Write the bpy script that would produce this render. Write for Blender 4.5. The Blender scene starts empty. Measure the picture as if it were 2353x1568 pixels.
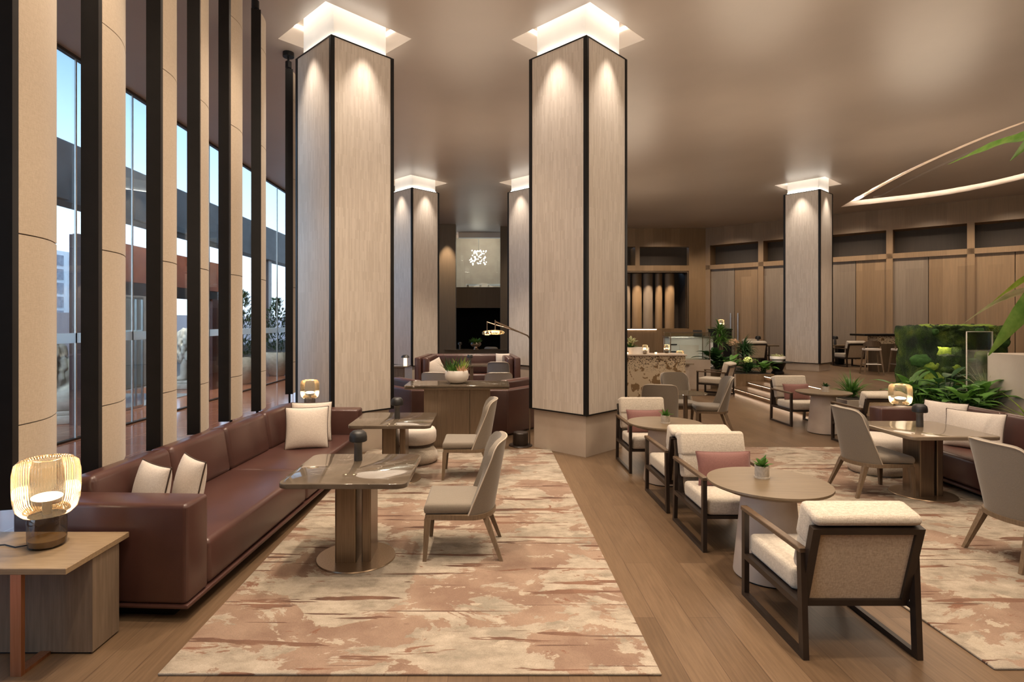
import bpy, bmesh, math, random
from mathutils import Vector, Matrix, Euler
random.seed(7)
SC = bpy.context.scene
COL = SC.collection
PI = math.pi
R = math.radians

# ------------------------------------------------------------------ mesh builder
class MB:
    def __init__(s):
        s.bm = bmesh.new()

    def _tf(s, verts, M):
        if M is not None:
            bmesh.ops.transform(s.bm, matrix=M, verts=verts)

    def box(s, x0, x1, y0, y1, z0, z1, bev=0.0, seg=2, M=None):
        r = bmesh.ops.create_cube(s.bm, size=1.0)['verts']
        for v in r:
            v.co = Vector(((x0 + x1) / 2 + v.co.x * (x1 - x0), (y0 + y1) / 2 + v.co.y * (y1 - y0), (z0 + z1) / 2 + v.co.z * (z1 - z0)))
        s._tf(r, M)
        if bev > 0:
            ed = {e for v in r for e in v.link_edges}
            bmesh.ops.bevel(s.bm, geom=list(ed), offset=bev, segments=seg, affect='EDGES', profile=0.5)
        return s

    def beam(s, a, b, w, d, up=(0, 0, 1), bev=0.0):
        """rectangular bar from a to b: w across (side), d along 'up'"""
        a, b = Vector(a), Vector(b)
        z = (b - a)
        L = z.length
        z.normalize()
        u = Vector(up)
        x = u.cross(z)
        if x.length < 1e-4:
            x = Vector((1, 0, 0))
        x.normalize()
        y = z.cross(x)
        M = Matrix((x, y, z)).transposed().to_4x4()
        M.translation = a
        return s.box(-w / 2, w / 2, -d / 2, d / 2, 0, L, bev, 1, M)

    def taper(s, a, b, r0, r1, n=4, rot=PI / 4):
        """tapered bar (square by default)"""
        a, b = Vector(a), Vector(b)
        ra = [s.bm.verts.new(a + Vector((r0 * math.cos(rot + 2 * PI * i / n), r0 * math.sin(rot + 2 * PI * i / n), 0))) for i in range(n)]
        rb = [s.bm.verts.new(b + Vector((r1 * math.cos(rot + 2 * PI * i / n), r1 * math.sin(rot + 2 * PI * i / n), 0))) for i in range(n)]
        for i in range(n):
            s.bm.faces.new((ra[i], ra[(i + 1) % n], rb[(i + 1) % n], rb[i]))
        s.bm.faces.new(rb)
        s.bm.faces.new(ra[::-1])
        return s

    def prism(s, pts, z0, z1, bev=0.0, seg=2, M=None):
        a = [s.bm.verts.new((p[0], p[1], z0)) for p in pts]
        b = [s.bm.verts.new((p[0], p[1], z1)) for p in pts]
        n = len(pts)
        fs = [s.bm.faces.new(a[::-1]), s.bm.faces.new(b)]
        for i in range(n):
            fs.append(s.bm.faces.new((a[i], a[(i + 1) % n], b[(i + 1) % n], b[i])))
        s._tf(a + b, M)
        if bev > 0:
            ed = {e for f in fs[:2] for e in f.edges}
            bmesh.ops.bevel(s.bm, geom=list(ed), offset=bev, segments=seg, affect='EDGES', profile=0.5)
        return s

    def lathe(s, prof, n=24, c=(0, 0, 0), M=None, close=True):
        rings = []
        allv = []
        for r, z in prof:
            if r < 1e-5:
                v = s.bm.verts.new((c[0], c[1], c[2] + z))
                rings.append([v])
                allv.append(v)
            else:
                rg = [s.bm.verts.new((c[0] + r * math.cos(2 * PI * i / n), c[1] + r * math.sin(2 * PI * i / n), c[2] + z)) for i in range(n)]
                rings.append(rg)
                allv += rg
        for A, B in zip(rings, rings[1:]):
            if len(A) == 1 and len(B) == 1:
                continue
            for i in range(n):
                j = (i + 1) % n
                if len(A) == 1:
                    s.bm.faces.new((A[0], B[j], B[i]))
                elif len(B) == 1:
                    s.bm.faces.new((A[i], A[j], B[0]))
                else:
                    s.bm.faces.new((A[i], A[j], B[j], B[i]))
        if close:
            if len(rings[0]) > 1:
                s.bm.faces.new(rings[0][::-1])
            if len(rings[-1]) > 1:
                s.bm.faces.new(rings[-1])
        s._tf(allv, M)
        return s

    def tube(s, pts, r, n=8, closed=False):
        pts = [Vector(p) for p in pts]
        m = len(pts)
        rings = []
        prevx = None
        for i, p in enumerate(pts):
            if closed:
                t = pts[(i + 1) % m] - pts[i - 1]
            else:
                t = pts[min(i + 1, m - 1)] - pts[max(i - 1, 0)]
            t.normalize()
            if prevx is None:
                x = Vector((0, 0, 1)).cross(t)
                if x.length < 1e-3:
                    x = Vector((1, 0, 0)).cross(t)
            else:
                x = prevx - t * prevx.dot(t)
            x.normalize()
            prevx = x
            y = t.cross(x)
            rr = r[i] if isinstance(r, (list, tuple)) else r
            rings.append([s.bm.verts.new(p + x * rr * math.cos(2 * PI * k / n) + y * rr * math.sin(2 * PI * k / n)) for k in range(n)])
        prs = list(zip(rings, rings[1:])) + ([(rings[-1], rings[0])] if closed else [])
        for A, B in prs:
            for k in range(n):
                s.bm.faces.new((A[k], A[(k + 1) % n], B[(k + 1) % n], B[k]))
        if not closed:
            s.bm.faces.new(rings[0][::-1])
            s.bm.faces.new(rings[-1])
        return s

    def grid(s, P, closed_u=False):
        """P[i][j] -> Vector; faces between"""
        V = [[s.bm.verts.new(p) for p in row] for row in P]
        out = []
        n = len(V)
        for i in range(n - (0 if closed_u else 1)):
            A, B = V[i], V[(i + 1) % n]
            for j in range(len(A) - 1):
                out.append(s.bm.faces.new((A[j], B[j], B[j + 1], A[j + 1])))
        return V, out

    def ell(s, c, r, sub=2, M=None, jit=0.0):
        v = bmesh.ops.create_icosphere(s.bm, subdivisions=sub, radius=1.0)['verts']
        rr = r if isinstance(r, (tuple, list)) else (r, r, r)
        for q in v:
            k = 1 + random.uniform(-jit, jit)
            q.co = Vector((q.co.x * rr[0] * k, q.co.y * rr[1] * k, q.co.z * rr[2] * k))
        if M is not None:
            s._tf(v, M)
        for q in v:
            q.co += Vector(c)
        return s

    def face(s, pts):
        s.bm.faces.new([s.bm.verts.new(p) for p in pts])
        return s

    def blade(s, base, az, el, L, w, droop=0.5, seg=6, fold=0.25, prof='leaf', wave=0.0):
        """one leaf: starts at base, heading az, elevation el, bends down by droop rad along its length"""
        p = Vector(base)
        st = L / seg
        e = el
        rows = []
        for i in range(seg + 1):
            t = i / seg
            if prof == 'leaf':
                ww = w * (math.sin(PI * min(1, t * 0.93 + 0.07)) ** 0.8)
            elif prof == 'strap':
                ww = w * (1 - t ** 2.2) * (0.55 + 0.45 * min(1, t * 4))
            else:
                ww = w * (math.sin(PI * min(1, t ** 1.3 * 0.96 + 0.04)))
            ww = max(ww, 0.002)
            d = Vector((math.cos(az) * math.cos(e), math.sin(az) * math.cos(e), math.sin(e)))
            side = Vector((-math.sin(az), math.cos(az), 0))
            up = side.cross(d) * -1
            wv = wave * math.sin(t * 17 + az * 3)
            rows.append([p + side * ww / 2 + up * (fold * ww / 2 + wv * ww), p.copy(), p - side * ww / 2 + up * (fold * ww / 2 - wv * ww)])
            p = p + d * st
            e -= droop / seg * (0.4 + 1.2 * t)
        s.grid(rows)
        return s

    def mesh(s, name, smooth=True, angle=38):
        bmesh.ops.recalc_face_normals(s.bm, faces=s.bm.faces)
        me = bpy.data.meshes.new(name)
        s.bm.to_mesh(me)
        s.bm.free()
        if smooth:
            for p in me.polygons:
                p.use_smooth = True
            me.set_sharp_from_angle(angle=R(angle))
        return me

    def out(s, name, mat, parent=None, smooth=True, angle=38, loc=None, rot=None):
        o = bpy.data.objects.new(name, s.mesh(name, smooth, angle))
        o.data.materials.append(mat)
        COL.objects.link(o)
        if parent is not None:
            o.parent = parent
        if loc is not None:
            o.location = loc
        if rot is not None:
            o.rotation_euler = rot
        return o


def thing(name, label, cat, loc=(0, 0, 0), rz=0.0, group=None):
    o = bpy.data.objects.new(name, None)
    o.empty_display_size = 0.2
    COL.objects.link(o)
    o.location = loc
    o.rotation_euler = (0, 0, rz)
    o['label'] = label
    o['category'] = cat
    if group:
        o['group'] = group
    return o


def tag(o, label, cat, group=None):
    o['label'] = label
    o['category'] = cat
    if group:
        o['group'] = group
    return o


def struct(o, label=None):
    o['kind'] = 'structure'
    if label:
        o['label'] = label
    return o


def dup(root, loc, rz=None, label=None, group=None, scale=None):
    r = root.copy()
    COL.objects.link(r)
    r.location = loc
    if rz is not None:
        r.rotation_euler = (0, 0, rz)
    if scale:
        r.scale = (scale,) * 3
    if label:
        r['label'] = label
    if group:
        r['group'] = group
    for ch in list(root.children):
        c = ch.copy()
        COL.objects.link(c)
        c.parent = r
        for g in list(ch.children):
            d = g.copy()
            COL.objects.link(d)
            d.parent = c
    return r


# ------------------------------------------------------------------ materials
class NT:
    def __init__(s, name):
        s.m = bpy.data.materials.new(name)
        s.m.use_nodes = True
        s.t = s.m.node_tree
        s.b = s.t.nodes['Principled BSDF']
        s.o = s.t.nodes['Material Output']

    def n(s, typ, **kw):
        d = s.t.nodes.new(typ)
        for k, v in kw.items():
            if k in d.inputs:
                if isinstance(v, tuple) and len(v) == 2 and hasattr(v[0], 'outputs'):
                    s.t.links.new(v[0].outputs[v[1]], d.inputs[k])
                else:
                    d.inputs[k].default_value = v
            else:
                setattr(d, k, v)
        return d

    def l(s, a, ao, b, bi):
        s.t.links.new(a.outputs[ao], b.inputs[bi])

    def coords(s, scale=(1, 1, 1), kind='Object', rot=(0, 0, 0)):
        c = s.n('ShaderNodeTexCoord')
        m = s.n('ShaderNodeMapping')
        m.inputs['Scale'].default_value = scale
        m.inputs['Rotation'].default_value = rot
        s.l(c, kind, m, 'Vector')
        return m

    def noise(s, vec, scale, detail=4, rough=0.55, dist=0.0):
        d = s.n('ShaderNodeTexNoise')
        d.inputs['Scale'].default_value = scale
        d.inputs['Detail'].default_value = detail
        d.inputs['Roughness'].default_value = rough
        d.inputs['Distortion'].default_value = dist
        s.l(vec, 'Vector', d, 'Vector')
        return d

    def ramp(s, src, so, stops, interp='LINEAR'):
        d = s.n('ShaderNodeValToRGB')
        d.color_ramp.interpolation = interp
        e = d.color_ramp.elements
        while len(e) > len(stops):
            e.remove(e[-1])
        while len(e) < len(stops):
            e.new(1.0)
        for k, (p, c) in zip(e, stops):
            k.position = p
            k.color = (c, c, c, 1) if isinstance(c, (int, float)) else (*c, 1)
        s.l(src, so, d, 'Fac')
        return d

    def mix(s, fac, a, b, blend='MIX'):
        d = s.n('ShaderNodeMix', data_type='RGBA', blend_type=blend)
        for inp, v in ((0, fac), (6, a), (7, b)):
            if isinstance(v, tuple) and len(v) == 2 and hasattr(v[0], 'outputs'):
                s.t.links.new(v[0].outputs[2 if v[0].bl_idname == 'ShaderNodeMix' else v[1]], d.inputs[inp])
            elif isinstance(v, (int, float)):
                d.inputs[inp].default_value = v
            else:
                d.inputs[inp].default_value = (*v, 1)
        return d

    def bump(s, src, so, strength=0.2, dist=0.01):
        d = s.n('ShaderNodeBump')
        d.inputs['Strength'].default_value = strength
        d.inputs['Distance'].default_value = dist
        s.l(src, so, d, 'Height')
        s.l(d, 'Normal', s.b, 'Normal')
        return d

    def col(s, src, so):
        s.l(src, so, s.b, 'Base Color')

    def set(s, rough=0.5, metal=0.0, **kw):
        s.b.inputs['Roughness'].default_value = rough
        s.b.inputs['Metallic'].default_value = metal
        for k, v in kw.items():
            s.b.inputs[k.replace('_', ' ')].default_value = v
        return s


def M(name, c1, c2=None, scale=6.0, stretch=(1, 1, 1), rough=0.5, metal=0.0, bump=0.0, bscale=200.0, bst=None, lo=0.35, hi=0.65, **kw):
    t = NT(name)
    t.set(rough, metal, **kw)
    if c2 is None:
        c2 = tuple(min(1, c * 1.12) for c in c1)
    v = t.coords(stretch)
    nz = t.noise(v, scale, 5)
    rp = t.ramp(nz, 'Fac', [(lo, c1), (hi, c2)])
    t.col(rp, 'Color')
    if bump:
        v2 = t.coords(bst or (1, 1, 1))
        b = t.noise(v2, bscale, 3)
        t.bump(b, 'Fac', bump, 0.004)
    return t.m


def emis(name, c, s):
    t = NT(name)
    e = t.n('ShaderNodeEmission')
    e.inputs['Color'].default_value = (*c, 1)
    e.inputs['Strength'].default_value = s
    t.l(e, 'Emission', t.o, 'Surface')
    return t.m


def weave(name, c1, c2, sc=260, rough=0.9, bump=0.35):
    t = NT(name)
    t.set(rough)
    v = t.coords((1, 1, 0.25))
    n1 = t.noise(v, sc, 2)
    v2 = t.coords((0.25, 0.25, 1.4))
    n2 = t.noise(v2, sc, 2)
    mx = t.mix(0.5, (n1, 'Fac'), (n2, 'Fac'))
    rp = t.ramp(mx, 2, [(0.38, c1), (0.62, c2)])
    t.col(rp, 'Color')
    t.bump(mx, 2, bump, 0.003)
    t.b.inputs['Sheen Weight'].default_value = 0.25
    return t.m


WARM = (1.0, 0.80, 0.60)
WARMW = (1.0, 0.86, 0.72)

mat_leather = M('burgundy_leather', (0.064, 0.028, 0.023), (0.086, 0.038, 0.031), 2.5, rough=0.30, bump=0.12, bscale=240)
mat_boucle = weave('cream_weave', (0.42, 0.36, 0.285), (0.60, 0.53, 0.44), 170, bump=0.5)
mat_cane = weave('tan_weave', (0.36, 0.275, 0.185), (0.52, 0.415, 0.30), 150, bump=0.4)
mat_taupe = weave('taupe_weave', (0.165, 0.136, 0.104), (0.205, 0.17, 0.131), 380, rough=0.75, bump=0.12)
mat_grey = weave('grey_weave', (0.34, 0.32, 0.30), (0.44, 0.42, 0.39), 380, rough=0.8, bump=0.12)
mat_slate = weave('slate_weave', (0.10, 0.10, 0.11), (0.15, 0.15, 0.165), 380, rough=0.8, bump=0.12)
mat_cushion = weave('pale_linen', (0.55, 0.48, 0.42), (0.70, 0.63, 0.56), 240, bump=0.25)
mat_mauve = weave('mauve_linen', (0.15, 0.056, 0.046), (0.20, 0.08, 0.066), 240, rough=0.7, bump=0.2)
mat_piping = M('brown_piping', (0.05, 0.03, 0.02), rough=0.7)
mat_pipe_l = M('pale_piping', (0.45, 0.38, 0.30), rough=0.7)
mat_dark = M('dark_bronze_frame', (0.018, 0.011, 0.008), (0.026, 0.017, 0.012), 8, rough=0.38)
mat_black = M('black_metal', (0.004, 0.0034, 0.0034), (0.006, 0.005, 0.005), 8, rough=0.42, Specular_IOR_Level=0.3)
mat_lamp_black = M('matt_black', (0.012, 0.011, 0.011), rough=0.45)
mat_lamp_stem = M('dark_grey_stem', (0.05, 0.047, 0.045), rough=0.4)
mat_armwood = M('walnut_wood', (0.075, 0.045, 0.025), (0.12, 0.075, 0.043), 5, (1, 14, 14), rough=0.42)
mat_legwood = M('oak_leg_wood', (0.135, 0.092, 0.056), (0.195, 0.135, 0.085), 8, (14, 14, 1), rough=0.42)
mat_tablewood = M('oak_table_wood', (0.128, 0.09, 0.052), (0.165, 0.117, 0.07), 4, (1.2, 14, 14), rough=0.4)
mat_sidewood = M('light_oak_wood', (0.25, 0.175, 0.105), (0.32, 0.23, 0.14), 4, (1.5, 18, 18), rough=0.38)
mat_greypanel = M('grey_oak_veneer', (0.16, 0.115, 0.078), (0.21, 0.155, 0.11), 3, (18, 18, 1.2), rough=0.45)
mat_bronze = M('brushed_bronze', (0.20, 0.15, 0.105), (0.25, 0.19, 0.135), 3, (30, 30, 1), rough=0.32, metal=0.8)
mat_bronze_l = M('polished_bronze', (0.40, 0.29, 0.19), (0.47, 0.35, 0.24), 3, (30, 30, 1), rough=0.28, metal=0.9)
mat_copper = M('copper_strip', (0.5, 0.22, 0.11), (0.58, 0.28, 0.15), 3, (30, 30, 1), rough=0.3, metal=0.9)
mat_plaster = M('cone_plaster', (0.46, 0.38, 0.32), (0.54, 0.455, 0.385), 3, rough=0.75, bump=0.2, bscale=60)
mat_stone = M('pale_limestone', (0.44, 0.36, 0.29), (0.52, 0.44, 0.36), 1.6, rough=0.55)
mat_white = M('white_ceramic', (0.72, 0.66, 0.60), (0.80, 0.75, 0.69), 3, rough=0.35)
mat_pot = M('speckled_pot', (0.42, 0.37, 0.30), (0.56, 0.50, 0.42), 60, rough=0.7)
mat_neck = M('white_plaster', (0.80, 0.79, 0.77), (0.84, 0.83, 0.81), 2, rough=0.6)
mat_ceiling = M('ceiling_polished_plaster', (0.37, 0.315, 0.27), (0.41, 0.35, 0.30), 0.5, rough=0.34, Specular_IOR_Level=0.55)
mat_soil = M('dark_soil', (0.02, 0.014, 0.009), (0.04, 0.03, 0.02), 40, rough=0.95, bump=0.6, bscale=60)
mat_linen_fin = weave('fin_linen', (0.43, 0.345, 0.255), (0.50, 0.41, 0.31), 130, rough=0.8, bump=0.25)
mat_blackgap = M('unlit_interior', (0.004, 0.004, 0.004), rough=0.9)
mat_silver = M('mirror_metal', (0.6, 0.5, 0.42), rough=0.12, metal=1.0)
mat_steel = M('brushed_steel', (0.5, 0.48, 0.45), rough=0.3, metal=1.0)
mat_led = emis('led_strip', (1.0, 0.78, 0.55), 22.0)
mat_led_col = emis('led_strip_column', (1.0, 0.90, 0.76), 17.0)
mat_led_cove = emis('led_strip_cove', (1.0, 0.84, 0.66), 70.0)
mat_led_step = emis('led_strip_step', (1.0, 0.74, 0.52), 18.0)
mat_bulb = emis('lamp_bulb', (1.0, 0.85, 0.66), 10.0)
mat_bulb_small = emis('lamp_bulb_small', (1.0, 0.66, 0.36), 16.0)
mat_globe = emis('glowing_globe', (1.0, 0.88, 0.76), 7.0)
mat_candle = emis('candle_glow', (1.0, 0.62, 0.28), 14.0)


def leafmat(name, c1, c2, rough=0.45, trans=0.3):
    t = NT(name)
    t.set(rough)
    v = t.coords((1, 1, 1))
    nz = t.noise(v, 7, 3)
    rp = t.ramp(nz, 'Fac', [(0.35, c1), (0.65, c2)])
    t.col(rp, 'Color')
    tr = t.n('ShaderNodeBsdfTranslucent')
    t.l(rp, 'Color', tr, 'Color')
    mx = t.n('ShaderNodeMixShader')
    mx.inputs[0].default_value = trans
    t.l(t.b, 'BSDF', mx, 1)
    t.l(tr, 'BSDF', mx, 2)
    t.l(mx, 'Shader', t.o, 'Surface')
    return t.m


mat_frost = leafmat('frosted_band', (0.86, 0.95, 0.97), (0.88, 0.96, 0.98), trans=0.75)
mat_leaf = leafmat('leaf_green', (0.045, 0.12, 0.02), (0.10, 0.22, 0.035))
mat_leaf_dark = leafmat('leaf_dark', (0.012, 0.045, 0.012), (0.035, 0.09, 0.025))
mat_leaf_lime = leafmat('leaf_lime', (0.16, 0.26, 0.02), (0.30, 0.40, 0.06))
mat_leaf_pale = leafmat('leaf_pale', (0.35, 0.40, 0.18), (0.55, 0.50, 0.30))
mat_leaf_big = leafmat('leaf_big', (0.10, 0.22, 0.035), (0.20, 0.33, 0.07), trans=0.4)
mat_flower = leafmat('petal_pink', (0.55, 0.33, 0.20), (0.70, 0.48, 0.32))
mat_bark = M('plant_bark', (0.07, 0.045, 0.025), (0.13, 0.09, 0.055), 30, rough=0.9)


def floor_mat():
    t = NT('oak_plank_floor')
    t.set(0.36)
    c = t.n('ShaderNodeTexCoord')
    sp = t.n('ShaderNodeSeparateXYZ')
    t.l(c, 'Object', sp, 0)
    cb = t.n('ShaderNodeCombineXYZ')
    t.l(sp, 'Y', cb, 'X')
    t.l(sp, 'X', cb, 'Y')
    br = t.n('ShaderNodeTexBrick')
    t.l(cb, 0, br, 'Vector')
    br.offset = 0.37
    br.inputs['Scale'].default_value = 1.0
    br.inputs['Brick Width'].default_value = 2.3
    br.inputs['Row Height'].default_value = 0.22
    br.inputs['Mortar Size'].default_value = 0.0016
    br.inputs['Mortar Smooth'].default_value = 0.1
    br.inputs['Color1'].default_value = (0.118, 0.073, 0.041, 1)
    br.inputs['Color2'].default_value = (0.175, 0.113, 0.066, 1)
    br.inputs['Mortar'].default_value = (0.06, 0.034, 0.02, 1)
    br.inputs['Bias'].default_value = -0.1
    v = t.coords((26, 1.3, 1))
    g = t.noise(v, 2.2, 7, 0.62, 0.6)
    rp = t.ramp(g, 'Fac', [(0.3, (0.72, 0.70, 0.68)), (0.7, (1.12, 1.12, 1.12))])
    mx = t.mix(1.0, (br, 'Color'), (rp, 'Color'), 'MULTIPLY')
    t.col(mx, 2)
    t.bump(g, 'Fac', 0.06, 0.004)
    return t.m


def rug_mat(name, sx=0.0, sy=0.0):
    t = NT(name)
    t.set(0.95)
    c = t.n('ShaderNodeTexCoord')

    def mp(scale, loc, rot=0.0):
        m = t.n('ShaderNodeMapping')
        m.inputs['Scale'].default_value = scale
        m.inputs['Rotation'].default_value = (0, 0, rot)
        m.inputs['Location'].default_value = (loc[0] + sx, loc[1] + sy, 0)
        t.l(c, 'Object', m, 'Vector')
        return m
    fine = t.noise(mp((1, 1.6, 1), (3, 1)), 4.5, 10, 0.68)
    base = t.ramp(fine, 'Fac', [(0.36, (0.27, 0.225, 0.17)), (0.5, (0.40, 0.335, 0.26)), (0.66, (0.49, 0.415, 0.33))])
    greym = t.noise(mp((0.7, 1.1, 1), (9, 4)), 1.6, 6, 0.6)
    gm = t.ramp(greym, 'Fac', [(0.56, 0.0), (0.66, 0.75)])
    b2 = t.mix((gm, 'Color'), (base, 'Color'), (0.25, 0.215, 0.165))
    # tan-pink blotches with crisp torn edges
    bl = t.noise(mp((0.85, 1.15, 1), (0, 0)), 1.5, 10, 0.66, 0.5)
    bm = t.ramp(bl, 'Fac', [(0.512, 0.0), (0.522, 1.0)])
    tone = t.noise(mp((1, 1, 1), (5, 5)), 2.6, 6)
    tan = t.ramp(tone, 'Fac', [(0.38, (0.24, 0.15, 0.105)), (0.62, (0.34, 0.235, 0.17))])
    b3 = t.mix((bm, 'Color'), (b2, 'Color'), (tan, 'Color'))
    # cream islands
    isl = t.noise(mp((1.0, 1.5, 1), (13, 2)), 3.0, 9, 0.62, 0.3)
    im = t.ramp(isl, 'Fac', [(0.61, 0.0), (0.622, 0.85)])
    b4 = t.mix((im, 'Color'), (b3, 'Color'), (0.47, 0.40, 0.31))
    # brush strokes across the rug
    st = t.noise(mp((0.5, 5.6, 1), (2, 7), 0.07), 1.9, 5, 0.52, 0.5)
    sm = t.ramp(st, 'Fac', [(0.602, 0.0), (0.612, 1.0)])
    stc = t.noise(mp((1, 1, 1), (1, 8)), 2.0, 4)
    scol = t.ramp(stc, 'Fac', [(0.38, (0.10, 0.048, 0.030)), (0.6, (0.22, 0.115, 0.072))])
    b5 = t.mix((sm, 'Color'), (b4, 'Color'), (scol, 'Color'))
    # rusty smears
    ru = t.noise(mp((0.8, 2.4, 1), (20, 3)), 2.4, 9, 0.68, 0.8)
    rm = t.ramp(ru, 'Fac', [(0.625, 0.0), (0.64, 0.9)])
    b6 = t.mix((rm, 'Color'), (b5, 'Color'), (0.21, 0.095, 0.055))
    # thin dark lines
    ln = t.noise(mp((0.35, 12, 1), (4, 4), -0.10), 1.6, 3, 0.5, 0.3)
    lm = t.ramp(ln, 'Fac', [(0.665, 0.0), (0.68, 0.9)])
    b7 = t.mix((lm, 'Color'), (b6, 'Color'), (0.12, 0.065, 0.042))
    pile = t.noise(mp((1, 1, 1), (0, 0)), 170, 2)
    pr = t.ramp(pile, 'Fac', [(0.3, 0.67), (0.7, 0.86)])
    b8 = t.mix(1.0, (b7, 2), (pr, 'Color'), 'MULTIPLY')
    t.col(b8, 2)
    t.bump(pile, 'Fac', 0.5, 0.004)
    return t.m


def marble_mat(name, base, base2, vein, rough=0.06):
    t = NT(name)
    t.set(rough)
    v = t.coords((1, 1, 1))
    n1 = t.noise(v, 2.2, 8, 0.6, 0.6)
    b = t.ramp(n1, 'Fac', [(0.35, base), (0.65, base2)])
    v2 = t.coords((1.0, 1.6, 1.0), rot=(0, 0, 0.7))
    n2 = t.noise(v2, 2.1, 5, 0.5, 1.3)
    vm = t.ramp(n2, 'Fac', [(0.488, 0.0), (0.5, 1.0), (0.512, 0.0)])
    n3 = t.noise(v, 1.3, 2)
    m3 = t.ramp(n3, 'Fac', [(0.5, 0.0), (0.62, 1.0)])
    mm = t.mix(1.0, (vm, 'Color'), (m3, 'Color'), 'MULTIPLY')
    mx = t.mix((mm, 2), (b, 'Color'), vein)
    t.col(mx, 2)
    return t.m


def strips_mat(name, c1, c2, w=0.022, h=0.42, rough=0.5, grain=(60, 60, 1.5), bumpy=0.0, g0=0.86, g1=1.08):
    """vertical narrow strips: long bricks standing on end"""
    t = NT(name)
    t.set(rough)
    c = t.n('ShaderNodeTexCoord')
    sp = t.n('ShaderNodeSeparateXYZ')
    t.l(c, 'Object', sp, 0)
    ad = t.n('ShaderNodeMath', operation='ADD')
    t.l(sp, 'X', ad, 0)
    t.l(sp, 'Y', ad, 1)
    cb = t.n('ShaderNodeCombineXYZ')
    t.l(sp, 'Z', cb, 'X')
    t.l(ad, 0, cb, 'Y')
    br = t.n('ShaderNodeTexBrick')
    t.l(cb, 0, br, 'Vector')
    br.offset = 0.43
    br.inputs['Scale'].default_value = 1.0
    br.inputs['Brick Width'].default_value = h
    br.inputs['Row Height'].default_value = w
    br.inputs['Mortar Size'].default_value = 0.0
    br.inputs['Color1'].default_value = (*c1, 1)
    br.inputs['Color2'].default_value = (*c2, 1)
    v = t.coords(grain)
    g = t.noise(v, 1.2, 5, 0.6)
    rp = t.ramp(g, 'Fac', [(0.3, g0), (0.7, g1)])
    mx = t.mix(1.0, (br, 'Color'), (rp, 'Color'), 'MULTIPLY')
    t.col(mx, 2)
    if bumpy:
        t.bump(br, 'Color', bumpy, 0.004)
    return t.m


def glass_mat(name, tint, gloss=0.10, rough=0.02, glow=None):
    t = NT(name)
    tr = t.n('ShaderNodeBsdfTransparent')
    tr.inputs['Color'].default_value = (*tint, 1)
    gl = t.n('ShaderNodeBsdfGlossy')
    gl.inputs['Roughness'].default_value = rough
    lw = t.n('ShaderNodeLayerWeight')
    lw.inputs['Blend'].default_value = 0.35
    ml = t.n('ShaderNodeMath', operation='MULTIPLY_ADD')
    ml.inputs[1].default_value = 0.32
    ml.inputs[2].default_value = gloss * 0.5
    t.l(lw, 'Fresnel', ml, 0)
    mx = t.n('ShaderNodeMixShader')
    t.l(ml, 0, mx, 0)
    t.l(tr, 'BSDF', mx, 1)
    t.l(gl, 'BSDF', mx, 2)
    t.l(mx, 'Shader', t.o, 'Surface')
    return t.m


def amber_glass():
    t = NT('ribbed_amber_glass')
    tr = t.n('ShaderNodeBsdfTransparent')
    tr.inputs['Color'].default_value = (0.95, 0.88, 0.75, 1)
    tl = t.n('ShaderNodeBsdfTranslucent')
    tl.inputs['Color'].default_value = (0.92, 0.82, 0.64, 1)
    gl = t.n('ShaderNodeBsdfGlossy')
    gl.inputs['Roughness'].default_value = 0.06
    gl.inputs['Color'].default_value = (1.0, 0.9, 0.74, 1)
    c = t.n('ShaderNodeTexCoord')
    gr = t.n('ShaderNodeTexGradient', gradient_type='RADIAL')
    t.l(c, 'Object', gr, 'Vector')
    mu = t.n('ShaderNodeMath', operation='MULTIPLY')
    mu.inputs[1].default_value = 2 * PI * 70
    t.l(gr, 'Fac', mu, 0)
    sn = t.n('ShaderNodeMath', operation='SINE')
    t.l(mu, 0, sn, 0)
    bp = t.n('ShaderNodeBump')
    bp.inputs['Strength'].default_value = 0.5
    bp.inputs['Distance'].default_value = 0.004
    t.l(sn, 0, bp, 'Height')
    t.l(bp, 'Normal', gl, 'Normal')
    t.l(bp, 'Normal', tl, 'Normal')
    m1 = t.n('ShaderNodeMixShader')
    m1.inputs[0].default_value = 0.10
    t.l(tr, 'BSDF', m1, 1)
    t.l(tl, 'BSDF', m1, 2)
    lw = t.n('ShaderNodeLayerWeight')
    lw.inputs['Blend'].default_value = 0.45
    m2 = t.n('ShaderNodeMixShader')
    t.l(lw, 'Fresnel', m2, 0)
    t.l(m1, 'Shader', m2, 1)
    t.l(gl, 'BSDF', m2, 2)
    t.l(m2, 'Shader', t.o, 'Surface')
    return t.m


def tile_mat(name, c1, c2, grout, size=0.6, rough=0.2):
    t = NT(name)
    t.set(rough)
    v = t.coords((1, 1, 1))
    br = t.n('ShaderNodeTexBrick')
    t.l(v, 'Vector', br, 'Vector')
    br.offset = 0.0
    br.inputs['Scale'].default_value = 1.0
    br.inputs['Brick Width'].default_value = size
    br.inputs['Row Height'].default_value = size
    br.inputs['Mortar Size'].default_value = 0.006
    br.inputs['Color1'].default_value = (*c1, 1)
    br.inputs['Color2'].default_value = (*c2, 1)
    br.inputs['Mortar'].default_value = (*grout, 1)
    t.col(br, 'Color')
    return t.m


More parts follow.
